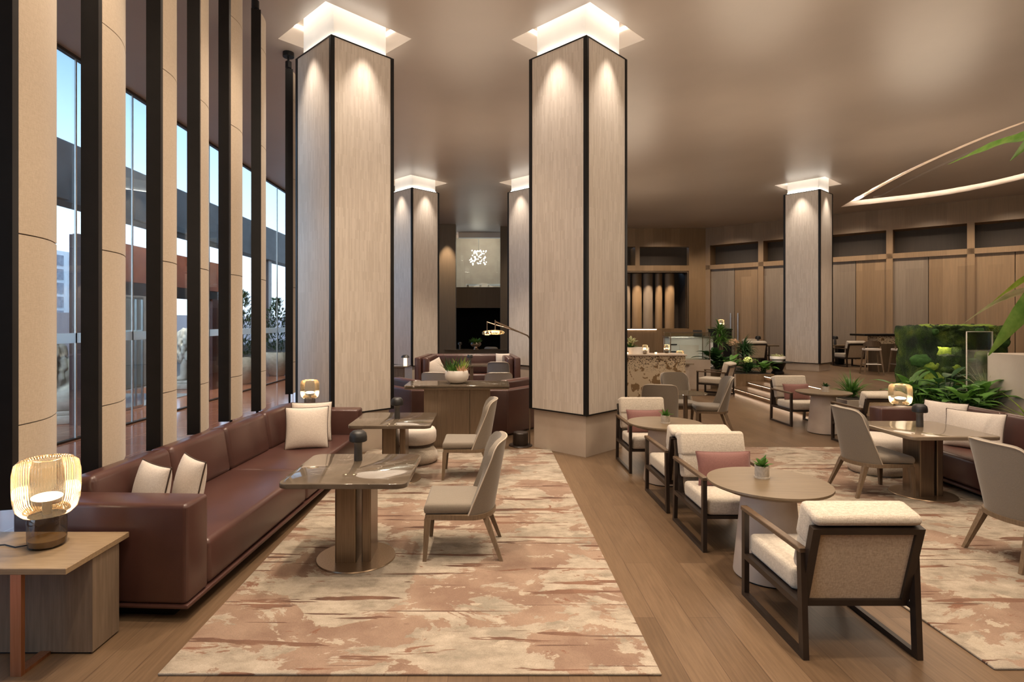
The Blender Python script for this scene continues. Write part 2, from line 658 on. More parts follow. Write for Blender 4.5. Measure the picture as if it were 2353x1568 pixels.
def floral_mat():
    t = NT('gilded_floral_front')
    t.set(0.4)
    v = t.coords((1, 1, 1))
    vo = t.n('ShaderNodeTexVoronoi', feature='DISTANCE_TO_EDGE')
    vo.inputs['Scale'].default_value = 9
    nz = t.noise(v, 4, 4)
    mxv = t.mix(0.18, (v, 'Vector'), (nz, 'Color'))
    t.l(mxv, 2, vo, 'Vector')
    n2 = t.noise(v, 3.4, 3, 0.5, 1.6)
    pet = t.ramp(n2, 'Fac', [(0.43, 0.0), (0.44, 1.0)])
    spk = t.ramp(vo, 'Distance', [(0.05, 0.0), (0.09, 1.0)])
    gold = (0.20, 0.125, 0.058)
    cream = (0.52, 0.42, 0.29)
    dark = (0.05, 0.028, 0.014)
    a = t.mix((pet, 'Color'), gold, cream)
    sp = t.n('ShaderNodeTexCoord')
    sx = t.n('ShaderNodeSeparateXYZ')
    t.l(sp, 'Object', sx, 0)
    n4 = t.noise(v, 34, 3, 0.5, 0.6)
    dk = t.ramp(n4, 'Fac', [(0.54, 0.0), (0.57, 1.0)])
    up = t.ramp(sx, 'Z', [(0.66, 0.0), (0.9, 1.0)])
    dm = t.mix(1.0, (dk, 'Color'), (up, 'Color'), 'MULTIPLY')
    b = t.mix((dm, 2), (a, 2), dark)
    t.col(b, 2)
    return t.m


def moss_mat():
    t = NT('moss_carpet')
    t.set(0.95)
    v = t.coords((1, 1, 1))
    n1 = t.noise(v, 3.2, 4, 0.5, 0.4)
    c = t.ramp(n1, 'Fac', [(0.38, (0.006, 0.018, 0.004)), (0.47, (0.018, 0.045, 0.006)), (0.58, (0.05, 0.09, 0.010)), (0.66, (0.11, 0.15, 0.018)), (0.74, (0.02, 0.05, 0.009))])
    n2 = t.noise(v, 60, 4)
    r2 = t.ramp(n2, 'Fac', [(0.3, 0.55), (0.7, 1.25)])
    mx = t.mix(1.0, (c, 'Color'), (r2, 'Color'), 'MULTIPLY')
    t.col(mx, 2)
    t.bump(n2, 'Fac', 1.0, 0.03)
    return t.m


def floor_platform_mat():
    return mat_floor


mat_floor = floor_mat()
mat_rug = rug_mat('painterly_rug_near')
mat_rug2 = rug_mat('painterly_rug_far', 31.3, 11.7)
mat_marble = marble_mat('brown_marble', (0.085, 0.066, 0.048), (0.14, 0.11, 0.082), (0.75, 0.70, 0.62))
mat_marble_l = marble_mat('tan_marble', (0.19, 0.145, 0.10), (0.27, 0.21, 0.15), (0.6, 0.5, 0.38), 0.12)
mat_clad = strips_mat('shell_strip_cladding', (0.54, 0.475, 0.41), (0.63, 0.565, 0.50), 0.022, 0.30, 0.42, (40, 40, 4.0), 0.0, 0.93, 1.05)
mat_woodwall = strips_mat('greige_oak_panel', (0.19, 0.12, 0.062), (0.245, 0.16, 0.088), 0.42, 7.0, 0.42, (26, 26, 0.9))
mat_woodgrey = strips_mat('grey_oak_door', (0.165, 0.125, 0.09), (0.205, 0.16, 0.118), 0.55, 7.0, 0.42, (26, 26, 0.9))
mat_wooddark = strips_mat('dark_oak_panel', (0.085, 0.06, 0.036), (0.11, 0.078, 0.048), 0.5, 7.0, 0.5, (26, 26, 0.9))
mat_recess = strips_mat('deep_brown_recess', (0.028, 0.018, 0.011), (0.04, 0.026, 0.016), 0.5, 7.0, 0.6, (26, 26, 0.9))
mat_pillar = strips_mat('brown_oak_pillar', (0.12, 0.08, 0.043), (0.145, 0.098, 0.055), 0.5, 7.0, 0.5, (26, 26, 0.9))
mat_glass = glass_mat('clear_glass', (0.86, 0.93, 0.96), 0.06)
mat_glass_i = glass_mat('thin_case_glass', (0.90, 0.95, 0.92), 0.06)
mat_smoke = glass_mat('smoked_glass', (0.60, 0.54, 0.47), 0.16)
mat_honey = M('honey_liquid', (0.30, 0.17, 0.05), (0.38, 0.23, 0.08), 6, rough=0.15)
mat_amber = amber_glass()
mat_granite = tile_mat('red_granite_tile', (0.26, 0.105, 0.065), (0.30, 0.125, 0.078), (0.42, 0.28, 0.2), 0.75, 0.12)
mat_granite_w = M('red_granite', (0.16, 0.045, 0.022), (0.21, 0.065, 0.033), 5, rough=0.25)
mat_granite_d = M('dark_red_granite', (0.045, 0.014, 0.01), (0.06, 0.02, 0.014), 5, rough=0.3)
mat_lilac = tile_mat('lilac_granite_tile', (0.50, 0.42, 0.46), (0.54, 0.46, 0.50), (0.6, 0.52, 0.55), 0.9, 0.4)
mat_concrete = M('grey_concrete', (0.10, 0.095, 0.095), (0.13, 0.125, 0.125), 2, rough=0.8)
mat_canopy = M('dark_canopy', (0.05, 0.045, 0.045), (0.075, 0.07, 0.07), 2, rough=0.7)
mat_lion = M('carved_stone', (0.40, 0.38, 0.34), (0.52, 0.50, 0.45), 9, rough=0.8, bump=0.5, bscale=25)
mat_building = M('white_render', (0.75, 0.76, 0.80), rough=0.7)
mat_winpane = M('blue_grey_pane', (0.16, 0.17, 0.23), (0.28, 0.29, 0.36), 3, rough=0.2)
mat_mat = M('grey_doormat', (0.14, 0.17, 0.20), (0.17, 0.20, 0.23), 20, rough=0.6)
mat_floral = floral_mat()
mat_moss = moss_mat()
mat_moss_lime = M('lime_moss', (0.09, 0.15, 0.012), (0.17, 0.24, 0.022), 25, rough=0.95, bump=1.0, bscale=60)
mat_moss_green = M('green_moss', (0.016, 0.055, 0.007), (0.032, 0.09, 0.012), 25, rough=0.95, bump=1.0, bscale=60)


# ------------------------------------------------------------------ camera, render settings, world
cam = bpy.data.cameras.new('camera')
cam.sensor_width = 36.0
cam.lens = 20.0
cam.shift_x = 0.0232
cam.shift_y = -0.0187
cam.clip_end = 300
co = bpy.data.objects.new('camera', cam)
COL.objects.link(co)
co.location = (0, 0, 1.95)
co.rotation_euler = (PI / 2, 0, 0)
SC.camera = co
SC.view_settings.view_transform = 'Standard'
SC.view_settings.look = 'None'
SC.view_settings.gamma = 1.0
SC.view_settings.use_curve_mapping = False
SC.view_settings.exposure = 0.0
cy = SC.cycles
cy.use_denoising = True
cy.max_bounces = 7
cy.diffuse_bounces = 4
cy.glossy_bounces = 4
cy.transmission_bounces = 4
cy.transparent_max_bounces = 10
cy.caustics_reflective = False
cy.caustics_refractive = False
cy.sample_clamp_indirect = 6.0
cy.use_adaptive_sampling = True
cy.adaptive_threshold = 0.02

w = bpy.data.worlds.new('overcast_sky')
SC.world = w
w.use_nodes = True
wt = w.node_tree
bg = wt.nodes['Background']
tc = wt.nodes.new('ShaderNodeTexCoord')
sx = wt.nodes.new('ShaderNodeSeparateXYZ')
rp = wt.nodes.new('ShaderNodeValToRGB')
rp.color_ramp.elements[0].position = 0.0
rp.color_ramp.elements[0].color = (0.80, 0.88, 1.0, 1)
rp.color_ramp.elements[1].position = 0.75
rp.color_ramp.elements[1].color = (0.05, 0.13, 0.26, 1)
e2 = rp.color_ramp.elements.new(0.22)
e2.color = (0.42, 0.58, 0.78, 1)
e3 = rp.color_ramp.elements.new(0.42)
e3.color = (0.11, 0.22, 0.36, 1)
wt.links.new(tc.outputs['Generated'], sx.inputs[0])
wt.links.new(sx.outputs['Z'], rp.inputs[0])
wt.links.new(rp.outputs[0], bg.inputs[0])
bg.inputs[1].default_value = 3.2

# ------------------------------------------------------------------ room shell
CEIL = 6.35
COLUMNS = [(-2.23, 8.84, 0.0, 45.0), (1.40, 8.86, 0.0, 45.0), (-2.32, 18.04, 0.0, 45.0), (1.37, 17.95, 0.0, 45.0), (10.26, 18.25, 0.42, 41.0)]


def loop_hole(bm, pts, z):
    vs = [bm.verts.new((p[0], p[1], z)) for p in pts]
    return [bm.edges.new((vs[i], vs[(i + 1) % len(vs)])) for i in range(len(vs))]


def diamond(cx, cy_, ang, half):
    c, s_ = math.cos(R(ang)), math.sin(R(ang))
    return [(cx + c * a * half - s_ * b * half, cy_ + s_ * a * half + c * b * half) for a, b in ((1, 1), (-1, 1), (-1, -1), (1, -1))]


def arc_pts(pts, n=8):
    """catmull-rom through pts"""
    out = []
    P = [Vector((*p, 0)) for p in pts]
    P = [P[0] * 2 - P[1]] + P + [P[-1] * 2 - P[-2]]
    for i in range(1, len(P) - 2):
        for k in range(n):
            t = k / n
            a, b, c, d = P[i - 1], P[i], P[i + 1], P[i + 2]
            q = 0.5 * ((2 * b) + (c - a) * t + (2 * a - 5 * b + 4 * c - d) * t * t + (3 * b - a - 3 * c + d) * t ** 3)
            out.append((q.x, q.y))
    out.append((P[-2].x, P[-2].y))
    return out


lens_near = arc_pts([(13.5, 21.8), (12.55, 18.3), (11.95, 15.3), (11.75, 12.4), (12.3, 9.0)])
lens_far = arc_pts([(12.3, 9.0), (14.2, 9.6), (16.0, 12.4), (16.5, 16.4), (15.9, 19.6), (13.5, 21.8)], 5)
LENS = lens_near[:-1] + lens_far[:-1]
bm = bmesh.new()
ed = loop_hole(bm, [(-6.83, -3), (21, -3), (21, 28), (-6.83, 28)], CEIL)
HALF_HOLE = 0.735
for (x, y, z, a) in COLUMNS:
    ed += loop_hole(bm, diamond(x, y, a, HALF_HOLE), CEIL)
ed += loop_hole(bm, LENS, CEIL)
bmesh.ops.triangle_fill(bm, edges=ed, use_beauty=True, normal=(0, 0, -1))
me = bpy.data.meshes.new('ceiling')
for f in bm.faces:
    if f.normal.z > 0:
        f.normal_flip()
# recess walls and caps
def recess(bm, pts, z0, z1):
    a = [bm.verts.new((p[0], p[1], z0)) for p in pts]
    b = [bm.verts.new((p[0], p[1], z1)) for p in pts]
    n = len(pts)
    for i in range(n):
        bm.faces.new((a[i], a[(i + 1) % n], b[(i + 1) % n], b[i]))
    bm.faces.new(b)
for (x, y, z, a) in COLUMNS:
    recess(bm, diamond(x, y, a, HALF_HOLE), CEIL, CEIL + 0.5)
recess(bm, LENS, CEIL, CEIL + 0.45)
bm.to_mesh(me)
bm.free()
me.materials.append(mat_ceiling)
ceil = struct(bpy.data.objects.new('ceiling', me))
COL.objects.link(ceil)

# floating inner slab of the leaf-shaped ceiling recess, with its light strip on top
cxl = sum(p[0] for p in LENS) / len(LENS)
cyl = sum(p[1] for p in LENS) / len(LENS)
def inset(pts, k, ox=0, oy=0):
    return [(cxl + ox + (p[0] - cxl) * k, cyl + oy + (p[1] - cyl) * k) for p in pts]
def offset_in(pts, dist):
    n = len(pts)
    out = []
    for i in range(n):
        a, b, c = Vector(pts[i - 1]), Vector(pts[i]), Vector(pts[(i + 1) % n])
        t = (c - a).normalized()
        nn = Vector((t.y, -t.x))
        if nn.dot(Vector((cxl, cyl)) - b) < 0:
            nn = -nn
        out.append(tuple(b + nn * dist))
    return out
sl = MB()
P1 = offset_in(inset(LENS, 0.95), 0.26)
sl.prism(P1, 6.44, 6.50)
slab = struct(sl.out('ceiling_recess_panel', mat_ceiling, smooth=False))
sl = MB()
P2 = inset(P1, 0.86, 0.25, 0.0)
sl.prism(P2, 6.38, 6.442)
struct(sl.out('ceiling_recess_step', mat_ceiling, smooth=False))
sl = MB()
P3 = offset_in(P1, 0.05)
P4 = offset_in(P1, 0.12)
for i in range(len(P3)):
    j = (i + 1) % len(P3)
    sl.face([(*P3[i], 6.505), (*P3[j], 6.505), (*P4[j], 6.54), (*P4[i], 6.54)])
tag(sl.out('cove_light', mat_led_cove, smooth=False), 'glowing light strip hidden around the leaf-shaped ceiling recess', 'light')

# floors
fl = MB()
fl.box(-3.25, 21, -3, 28.5, -0.1, 0.0)
struct(fl.out('floor', mat_floor, smooth=False))
fl = MB()
fl.box(-10.2, -3.25, -5, 30, -0.1, 0.0)
struct(fl.out('floor_granite', mat_granite, smooth=False))
fl = MB()
fl.box(-60, -10.2, -10, 70, -0.12, -0.02)
struct(fl.out('ground_paving', mat_concrete, smooth=False))

# raised floor and stair
fl = MB()
fl.prism([(7.50, 10.3), (21, 10.3), (21, 22), (13, 28), (8.1, 28), (8.1, 15.97), (7.75, 15.97)], 0.0, 0.42)
struct(fl.out('floor_platform', mat_floor, smooth=False))
st = thing('staircase', 'three low timber steps lit from under each nosing, rising to the raised floor', 'stairs', (6.8, 13, 0))
for k, (xa, xb) in enumerate(((6.80, 7.28), (7.28, 7.76))):
    m = MB()
    dx = 0.25
    m.prism([(xa - dx - 6.8, -2.7), (xb - dx - 6.8, -2.7), (xb - 6.8, 2.95), (xa - 6.8, 2.95)], 0.0, 0.14 * (k + 1) - 0.03)
    m.prism([(xa - dx - 6.84, -2.7), (xb - dx - 6.8, -2.7), (xb - 6.8, 2.95), (xa - 6.84, 2.95)], 0.14 * (k + 1) - 0.03, 0.14 * (k + 1))
    m.out('step', mat_floor, st, smooth=False)
m = MB()
m.prism([(7.76 - 0.25 - 6.85, -2.7), (7.9 - 0.25 - 6.8, -2.7), (7.9 - 6.8, 2.95), (7.76 - 6.85, 2.95)], 0.425, 0.436)
m.out('nosing', mat_floor, st, smooth=False)
for k, xa in enumerate((6.80, 7.28, 7.76)):
    m = MB()
    z = 0.14 * (k + 1) - 0.034
    x0 = xa - 6.8
    if k == 2:
        z = 0.42
        x0 -= 0.03
    m.prism([(x0 - 0.25 - 0.018, -2.68), (x0 - 0.25 - 0.006, -2.68), (x0 - 0.006, 2.9), (x0 - 0.018, 2.9)], z - 0.004, z)
    m.out('light_strip', mat_led_step, st, smooth=False)

# walls behind the camera and far right
m = MB()
m.box(-6.83, 21.2, -3.2, -3.0, 0, CEIL)
struct(m.out('wall_near', mat_woodwall, smooth=False))
m = MB()
m.box(21.0, 21.2, -3.0, 28, 0, CEIL)
struct(m.out('wall_east', mat_woodwall, smooth=False))

# back wall (frontal part, right of the centre opening)
Y0 = 26.7
m = MB()
m.box(0.70, 10.25, Y0, Y0 + 0.3, 5.48, CEIL)
m.box(0.70, 9.42, Y0, Y0 + 0.9, 4.34, 4.60)
m.box(9.42, 10.25, Y0, Y0 + 0.3, 0, 5.48)
m.box(0.70, 9.42, Y0, Y0 + 0.3, 0, 1.64)
m.box(0.70, 4.5, Y0, Y0 + 0.3, 1.64, 5.48)
m.box(6.90, 7.11, Y0, Y0 + 0.9, 4.60, 5.48)
m.box(4.5, 4.75, Y0, Y0 + 0.9, 4.60, 5.48)
struct(m.out('wall_back', mat_woodwall, smooth=False))
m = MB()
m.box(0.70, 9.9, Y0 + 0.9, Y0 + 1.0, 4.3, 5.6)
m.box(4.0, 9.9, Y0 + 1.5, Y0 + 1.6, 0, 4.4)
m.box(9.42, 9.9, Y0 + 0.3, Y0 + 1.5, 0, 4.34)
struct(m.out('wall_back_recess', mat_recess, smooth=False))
m = MB()
for a, b, c, d in ((4.5, 9.40, 4.27, 4.32), (9.33, 9.40, 1.66, 4.27)):
    m.box(a, b, Y0 - 0.02, Y0 + 0.25, c, d)
struct(m.out('trim_1', mat_bronze, smooth=False))
# curved upright panels standing in the back-bar opening
cp = None
spots_x = [5.35, 5.9, 6.62, 7.17, 7.70, 8.22, 8.75]
names = ['leftmost', 'second', 'third', 'fourth', 'fifth', 'sixth', 'rightmost']
mats_c = [mat_woodwall, mat_woodgrey, mat_woodgrey, mat_woodwall, mat_woodgrey, mat_woodwall, mat_woodwall]
for i, x in enumerate(spots_x):
    m = MB()
    r = 0.235
    wd = 0.17 if i == 5 else r
    pts = [(wd * math.sin(a), -0.16 * math.cos(a)) for a in [R(-90 + 15 * k) for k in range(13)]]
    m.prism(pts, 1.2, 4.28)
    o = m.out('curved_panel', mats_c[i], smooth=True, loc=(x, Y0 + 0.75, 0))
    tag(o, f'tall curved oak panel standing in the back-bar opening, {names[i]} of the seven', 'panel', 'curved oak panels behind the bar')

# centre opening: dark pillars, lintel, glazed mezzanine
m = MB()
m.box(-6.83, -1.47, 25.6, 26.2, 0, CEIL)
struct(m.out('wall_back_left', mat_pillar, smooth=False))
m = MB()
m.box(0.56, 0.95, 26.2, 26.75, 0, CEIL)
struct(m.out('wall_back_pillar', mat_wooddark, smooth=False))
m = MB()
m.box(-1.7, 0.8, 28.0, 28.3, 2.64, 3.66)
struct(m.out('trim_2', mat_pillar, smooth=False))
m = MB()
m.box(-1.47, 0.6, 28.0, 28.3, 6.1, CEIL)
struct(m.out('trim_3', mat_neck, smooth=False))
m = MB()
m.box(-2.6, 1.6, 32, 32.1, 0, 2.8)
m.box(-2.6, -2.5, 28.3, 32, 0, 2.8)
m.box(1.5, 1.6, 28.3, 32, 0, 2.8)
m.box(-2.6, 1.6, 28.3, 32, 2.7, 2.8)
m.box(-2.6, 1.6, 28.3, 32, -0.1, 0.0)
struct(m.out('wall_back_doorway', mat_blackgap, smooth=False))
m = MB()
m.box(-3.2, 2.4, 33.5, 33.6, 2.8, 7.2)
m.box(-3.2, -3.1, 28.3, 33.5, 2.8, 7.2)
m.box(2.3, 2.4, 28.3, 33.5, 2.8, 7.2)
m.box(-3.2, 2.4, 28.3, 33.5, 7.1, 7.2)
struct(m.out('wall_mezzanine', mat_stone, smooth=False))
m = MB()
m.box(-1.65, 0.75, 28.1, 28.13, 3.66, 6.1)
struct(m.out('window_2', mat_glass_i, smooth=False))

# furniture glimpsed in the mezzanine behind the glass
for i, (x, n) in enumerate(((-0.75, 'left'), (0.35, 'right'))):
    t = thing('side_board', f'pale table seen through the mezzanine glass, the {n} of two', 'table', (x, 30.2, 2.81), 0, 'mezzanine tables')
    m = MB(); m.box(-0.42, 0.42, -0.3, 0.3, 1.08, 1.14); m.out('table_top', mat_white, t)
    for sxx in (-1, 1):
        m = MB(); m.box(sxx * 0.33 - 0.04, sxx * 0.33 + 0.04, -0.2, 0.2, 0, 1.08); m.out('leg', mat_stone, t)

t = thing('chandelier', 'cluster of small glowing glass globes hanging behind the mezzanine glass', 'chandelier', (-0.5, 29.6, 5.35))
random.seed(3)
gm = MB(); gm.ell((0, 0, 0), 0.034, 2); gme = gm.mesh('globe'); gme.materials.append(mat_globe)
for i in range(64):
    a = random.uniform(0, 2 * PI); r = 0.46 * math.sqrt(random.random()); z = random.uniform(-0.42, 0.34)
    if z < -0.1 and r < 0.2:
        r += 0.2
    o = bpy.data.objects.new('globe', gme); COL.objects.link(o); o.parent = t
    o.location = (r * math.cos(a), r * math.sin(a), z)
    s_ = random.uniform(0.6, 1.2); o.scale = (s_, s_, s_)
m = MB(); m.lathe([(0.012, 0.28), (0.012, 1.75)], 6); m.lathe([(0.12, 1.72), (0.12, 1.76)], 16); m.out('stem', mat_steel, t)

# right-hand panelled wall (slanted)
WA, WB = Vector((10.2, 26.7)), Vector((18.5, 19.6))
WR = math.atan2(WB.y - WA.y, WB.x - WA.x)
def wallpart(name, m, mat):
    return struct(m.out(name, mat, smooth=False, loc=(WA.x, WA.y, 0), rot=(0, 0, WR)))
m = MB()
m.box(-0.02, 15.5, 0, 0.8, 5.52, CEIL)
m.box(-0.02, 15.5, 0, 0.8, 4.40, 4.60)
posts = [0.0, 2.31, 4.66, 6.98, 9.39, 11.75, 14.1]
for p in posts:
    m.box(p, p + 0.21, 0, 0.8, 0, 5.52)
wallpart('wall_right', m, mat_woodwall)
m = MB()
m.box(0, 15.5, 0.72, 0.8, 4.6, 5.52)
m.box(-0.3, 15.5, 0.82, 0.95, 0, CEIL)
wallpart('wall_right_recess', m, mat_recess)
leafs = [(0.21, 1.26, 1), (1.28, 2.31, 0), (2.52, 3.58, 1), (3.60, 4.66, 0), (4.87, 5.95, 1), (5.97, 6.98, 0), (7.19, 8.27, 1), (8.29, 9.39, 0), (9.60, 10.66, 0), (10.68, 11.75, 0), (11.96, 14.1, 0)]
for i, (a, b, g) in enumerate(leafs):
    m = MB()
    m.box(a, b, 0.12, 0.2, 0.40, 4.40)
    o = wallpart(f'door_{i + 1}', m, mat_woodgrey if g else mat_woodwall)
    if i in (0, 1):
        h = MB()
        hx = 1.12 if i == 0 else 1.44
        h.box(hx - 0.02, hx + 0.02, 0.03, 0.07, 0.95, 2.35)
        h.box(hx - 0.015, hx + 0.015, 0.06, 0.13, 1.1, 1.14)
        h.box(hx - 0.015, hx + 0.015, 0.06, 0.13, 2.16, 2.2)
        h.out('door_handle', mat_steel, o)

# glazed wall on the left
GX = -6.83
m = MB()
m.box(GX - 0.02, GX, -3, 28, 0.02, CEIL - 0.02)
win = struct(m.out('window_1', mat_glass, smooth=False))
m = MB()
m.box(GX - 0.05, GX + 0.03, -3, 28, CEIL - 0.05, CEIL)
m.box(GX - 0.05, GX + 0.03, -3, 28, 0, 0.03)
m.out('window_frame', mat_dark, win, smooth=False)
m = MB()
y = -2.57
while y < 28:
    m.box(GX - 0.022, GX + 0.004, y - 0.014, y + 0.014, 0.03, CEIL - 0.05)
    y += 1.5
m.out('glass_joint', mat_steel, win, smooth=False)
m = MB()
for a, b in ((2.0, 11.7), (13.4, 27.9)):
    m.box(GX + 0.001, GX + 0.004, a, b, 1.60, 1.765)
m.out('frosted_band', mat_frost, win, smooth=False)

# outside: entrance portal, canopy, parapet, white building
m = MB()
m.box(-7.88, -7.0, 10.7, 10.95, 0, 3.6)
m.box(-8.4, -7.9, 16.3, 16.8, 0, 2.6)
m.box(-8.05, -7.95, 10.95, 16.8, 2.55, 2.83)
p = struct(m.out('door_frame_12', mat_granite_d, smooth=False))
m = MB()
m.box(-8.0, -7.88, 10.95, 16.8, 2.83, 3.65)
struct(m.out('wall_portal', mat_granite_w, smooth=False))
m = MB()
m.box(-7.93, -7.91, 11.0, 13.05, 0.02, 2.5)
p = struct(m.out('door_12', mat_glass, smooth=False))
m = MB()
for a, b, c, d in ((11.0, 13.05, 0.02, 0.06), (11.0, 13.05, 2.46, 2.5), (13.01, 13.05, 0.06, 2.46), (12.78, 12.80, 0.06, 2.46)):
    m.box(-7.94, -7.90, a, b, c, d)
m.out('door_rail', mat_steel, p, smooth=False)
m = MB()
m.box(-7.905, -7.90, 11.0, 13.03, 1.60, 1.765)
m.out('frosted_band', mat_frost, p, smooth=False)
m = MB(); m.box(-9.9, -7.95, 11.0, 15.4, 0.0, 0.012)
tag(m.out('doormat', mat_mat, smooth=False), 'grey mat on the red granite floor inside the glass entrance door', 'mat')
m = MB(); m.box(-10.7, -10.5, 15.4, 18.0, 0, 2.8)
struct(m.out('wall_porch', mat_concrete, smooth=False))
m = MB(); m.box(-16.4, -16.0, 0, 60, -0.1, 2.3)
struct(m.out('wall_parapet', mat_lilac, smooth=False))
m = MB(); m.box(-12.7, -12.0, 4, 40, 5.38, 7.1)
for yy in (15, 17.2, 19.1, 21.5, 24, 26.2, 29):
    m.box(-12.0, -11.85, yy, yy + 1.1, 5.4, 6.4)
struct(m.out('roof_canopy_outdoor', mat_canopy, smooth=False))
for i, (yy, n) in enumerate(((27.6, 'nearer'), (31.6, 'farther'))):
    m = MB(); m.box(-12.6, -12.2, yy, yy + 0.45, 0, 5.38)
    tag(m.out('canopy_post', mat_granite_d, smooth=False), f'dark post under the outdoor canopy seen beyond the glass, the {n} one', 'post', 'canopy posts')
b = thing('white_building', 'white rendered building with a grid of windows beyond the parapet', 'building', (-36, 44, 0))
m = MB(); m.box(-2, 2, -7, 6, 0, 7.6); m.out('facade', mat_building, b, smooth=False)
for i in range(7):
    for j in range(5):
        m = MB(); y0 = -6.6 + i * 1.75; m.box(2.0, 2.05, y0, y0 + 1.1, 2.0 + j * 1.1, 2.85 + j * 1.1)
        m.out('window', mat_winpane, b, smooth=False)

# stone lions
def lion(loc, rz, label):
    t = thing('stone_lion', label, 'statue', loc, rz, 'stone lions by the entrance')
    m = MB(); m.box(-0.40, 0.40, -0.75, 0.75, 0, 0.16, 0.02); m.box(-0.34, 0.34, -0.68, 0.68, 0.16, 0.24, 0.02)
    m.out('pedestal', mat_lion, t)
    m = MB()
    m.ell((0, 0.32, 0.52), (0.30, 0.40, 0.30), 3)
    m.ell((0, 0.02, 0.86), (0.26, 0.34, 0.46), 3, Matrix.Rotation(R(-26), 4, 'X'))
    m.ell((0, -0.22, 1.12), (0.27, 0.26, 0.40), 3)
    for sxx in (-1, 1):
        m.ell((sxx * 0.24, 0.28, 0.46), (0.13, 0.30, 0.24), 3)
        m.ell((sxx * 0.22, 0.0, 0.28), (0.08, 0.22, 0.06), 2)
        m.tube([(sxx * 0.16, -0.26, 1.0), (sxx * 0.17, -0.34, 0.64), (sxx * 0.17, -0.36, 0.30)], [0.15, 0.115, 0.10], 10)
        m.ell((sxx * 0.17, -0.44, 0.29), (0.11, 0.17, 0.075), 2)
        m.ell((sxx * 0.16, -0.30, 1.70), (0.07, 0.04, 0.08), 2)
    m.ell((0, -0.36, 1.50), (0.23, 0.25, 0.24), 3)
    m.ell((0, -0.58, 1.42), (0.13, 0.15, 0.11), 2)
    m.ell((0, -0.66, 1.48), (0.07, 0.05, 0.05), 2)
    m.tube([(0, 0.66, 0.42), (0, 0.78, 0.6), (0.1, 0.74, 0.85)], [0.06, 0.05, 0.08], 8)
    o = m.out('body', mat_lion, t)
    rm = o.modifiers.new('r', 'REMESH'); rm.mode = 'VOXEL'; rm.voxel_size = 0.028; rm.use_smooth_shade = True
    sm = o.modifiers.new('s', 'SMOOTH'); sm.factor = 0.6; sm.iterations = 4
    m = MB()
    random.seed(11)
    for ring, (rr, zz, yy, nn, ln) in enumerate(((0.27, 1.66, -0.24, 11, 0.30), (0.33, 1.46, -0.20, 12, 0.36), (0.35, 1.22, -0.16, 12, 0.38), (0.33, 1.00, -0.14, 11, 0.34))):
        for k in range(nn):
            a = 2 * PI * (k + 0.5 * (ring % 2)) / nn
            fx, fy = math.cos(a), math.sin(a)
            if fy < -0.75 and ring < 2:
                continue
            px_, py_ = rr * fx, yy + rr * fy
            m.tube([(px_ * 0.7, yy + (py_ - yy) * 0.7, zz + 0.1), (px_, py_, zz), (px_ * 1.12, yy + (py_ - yy) * 1.12, zz - ln * 0.45), (px_ * 0.98, yy + (py_ - yy) * 0.98, zz - ln * 0.85)], [0.05, 0.075, 0.06, 0.02], 6)
    m.ell((0, -0.2, 1.35), (0.30, 0.28, 0.45), 3)
    o = m.out('mane', mat_lion, t)
    rm = o.modifiers.new('r', 'REMESH'); rm.mode = 'VOXEL'; rm.voxel_size = 0.025; rm.use_smooth_shade = True
    return t
l1 = lion((-8.62, 16.9, 0), R(-70), 'stone lion with carved mane seated beyond the glass entrance door')
dup(l1, (-8.42, 11.05, 0), R(-60), 'stone lion mostly hidden beside the dark granite door jamb')

# shrubs in large pots outside the glass
def shrub(loc, label, h=2.4, seed=1):
    random.seed(seed)
    t = thing('potted_shrub', label, 'plant', loc, 0, 'potted shrubs outside the glass')
    m = MB(); m.lathe([(0.0, 0.0), (0.24, 0.0), (0.27, 0.03), (0.44, 0.45), (0.47, 0.72), (0.44, 0.86), (0.40, 0.86), (0.40, 0.78), (0, 0.78)], 28, close=False)
    m.out('pot', mat_lion, t)
    m = MB(); m.tube([(0, 0, 0.7), (0.02, 0, 1.4), (0, 0.03, h)], [0.04, 0.03, 0.012], 7)
    m.out('stem', mat_bark, t)
    m = MB()
    for i in range(900):
        z = random.uniform(0.0, 1.0)
        rr = 0.50 * (0.35 + 0.65 * math.sin(PI * min(1, z * 0.8 + 0.25))) * math.sqrt(random.random())
        a = random.uniform(0, 2 * PI)
        m.blade((rr * math.cos(a), rr * math.sin(a), 0.9 + z * (h - 0.75)), a + random.uniform(-1, 1), random.uniform(0.1, 1.3), random.uniform(0.10, 0.19), 0.055, 0.4, 2, 0.2)
    m.out('foliage', mat_leaf_dark, t)
    return t
shrub((-7.65, 20.6, 0), 'leafy shrub in a large stone pot outside the glass, the one nearest the square column', 2.6, 5)
shrub((-7.75, 17.9, 0), 'leafy shrub in a large stone pot outside the glass, beside the red granite portal', 2.7, 8)
m = MB(); m.box(-9.9, -9.3, 18.3, 27, 0, 1.05); struct(m.out('wall_planter_outdoor', mat_canopy, smooth=False))

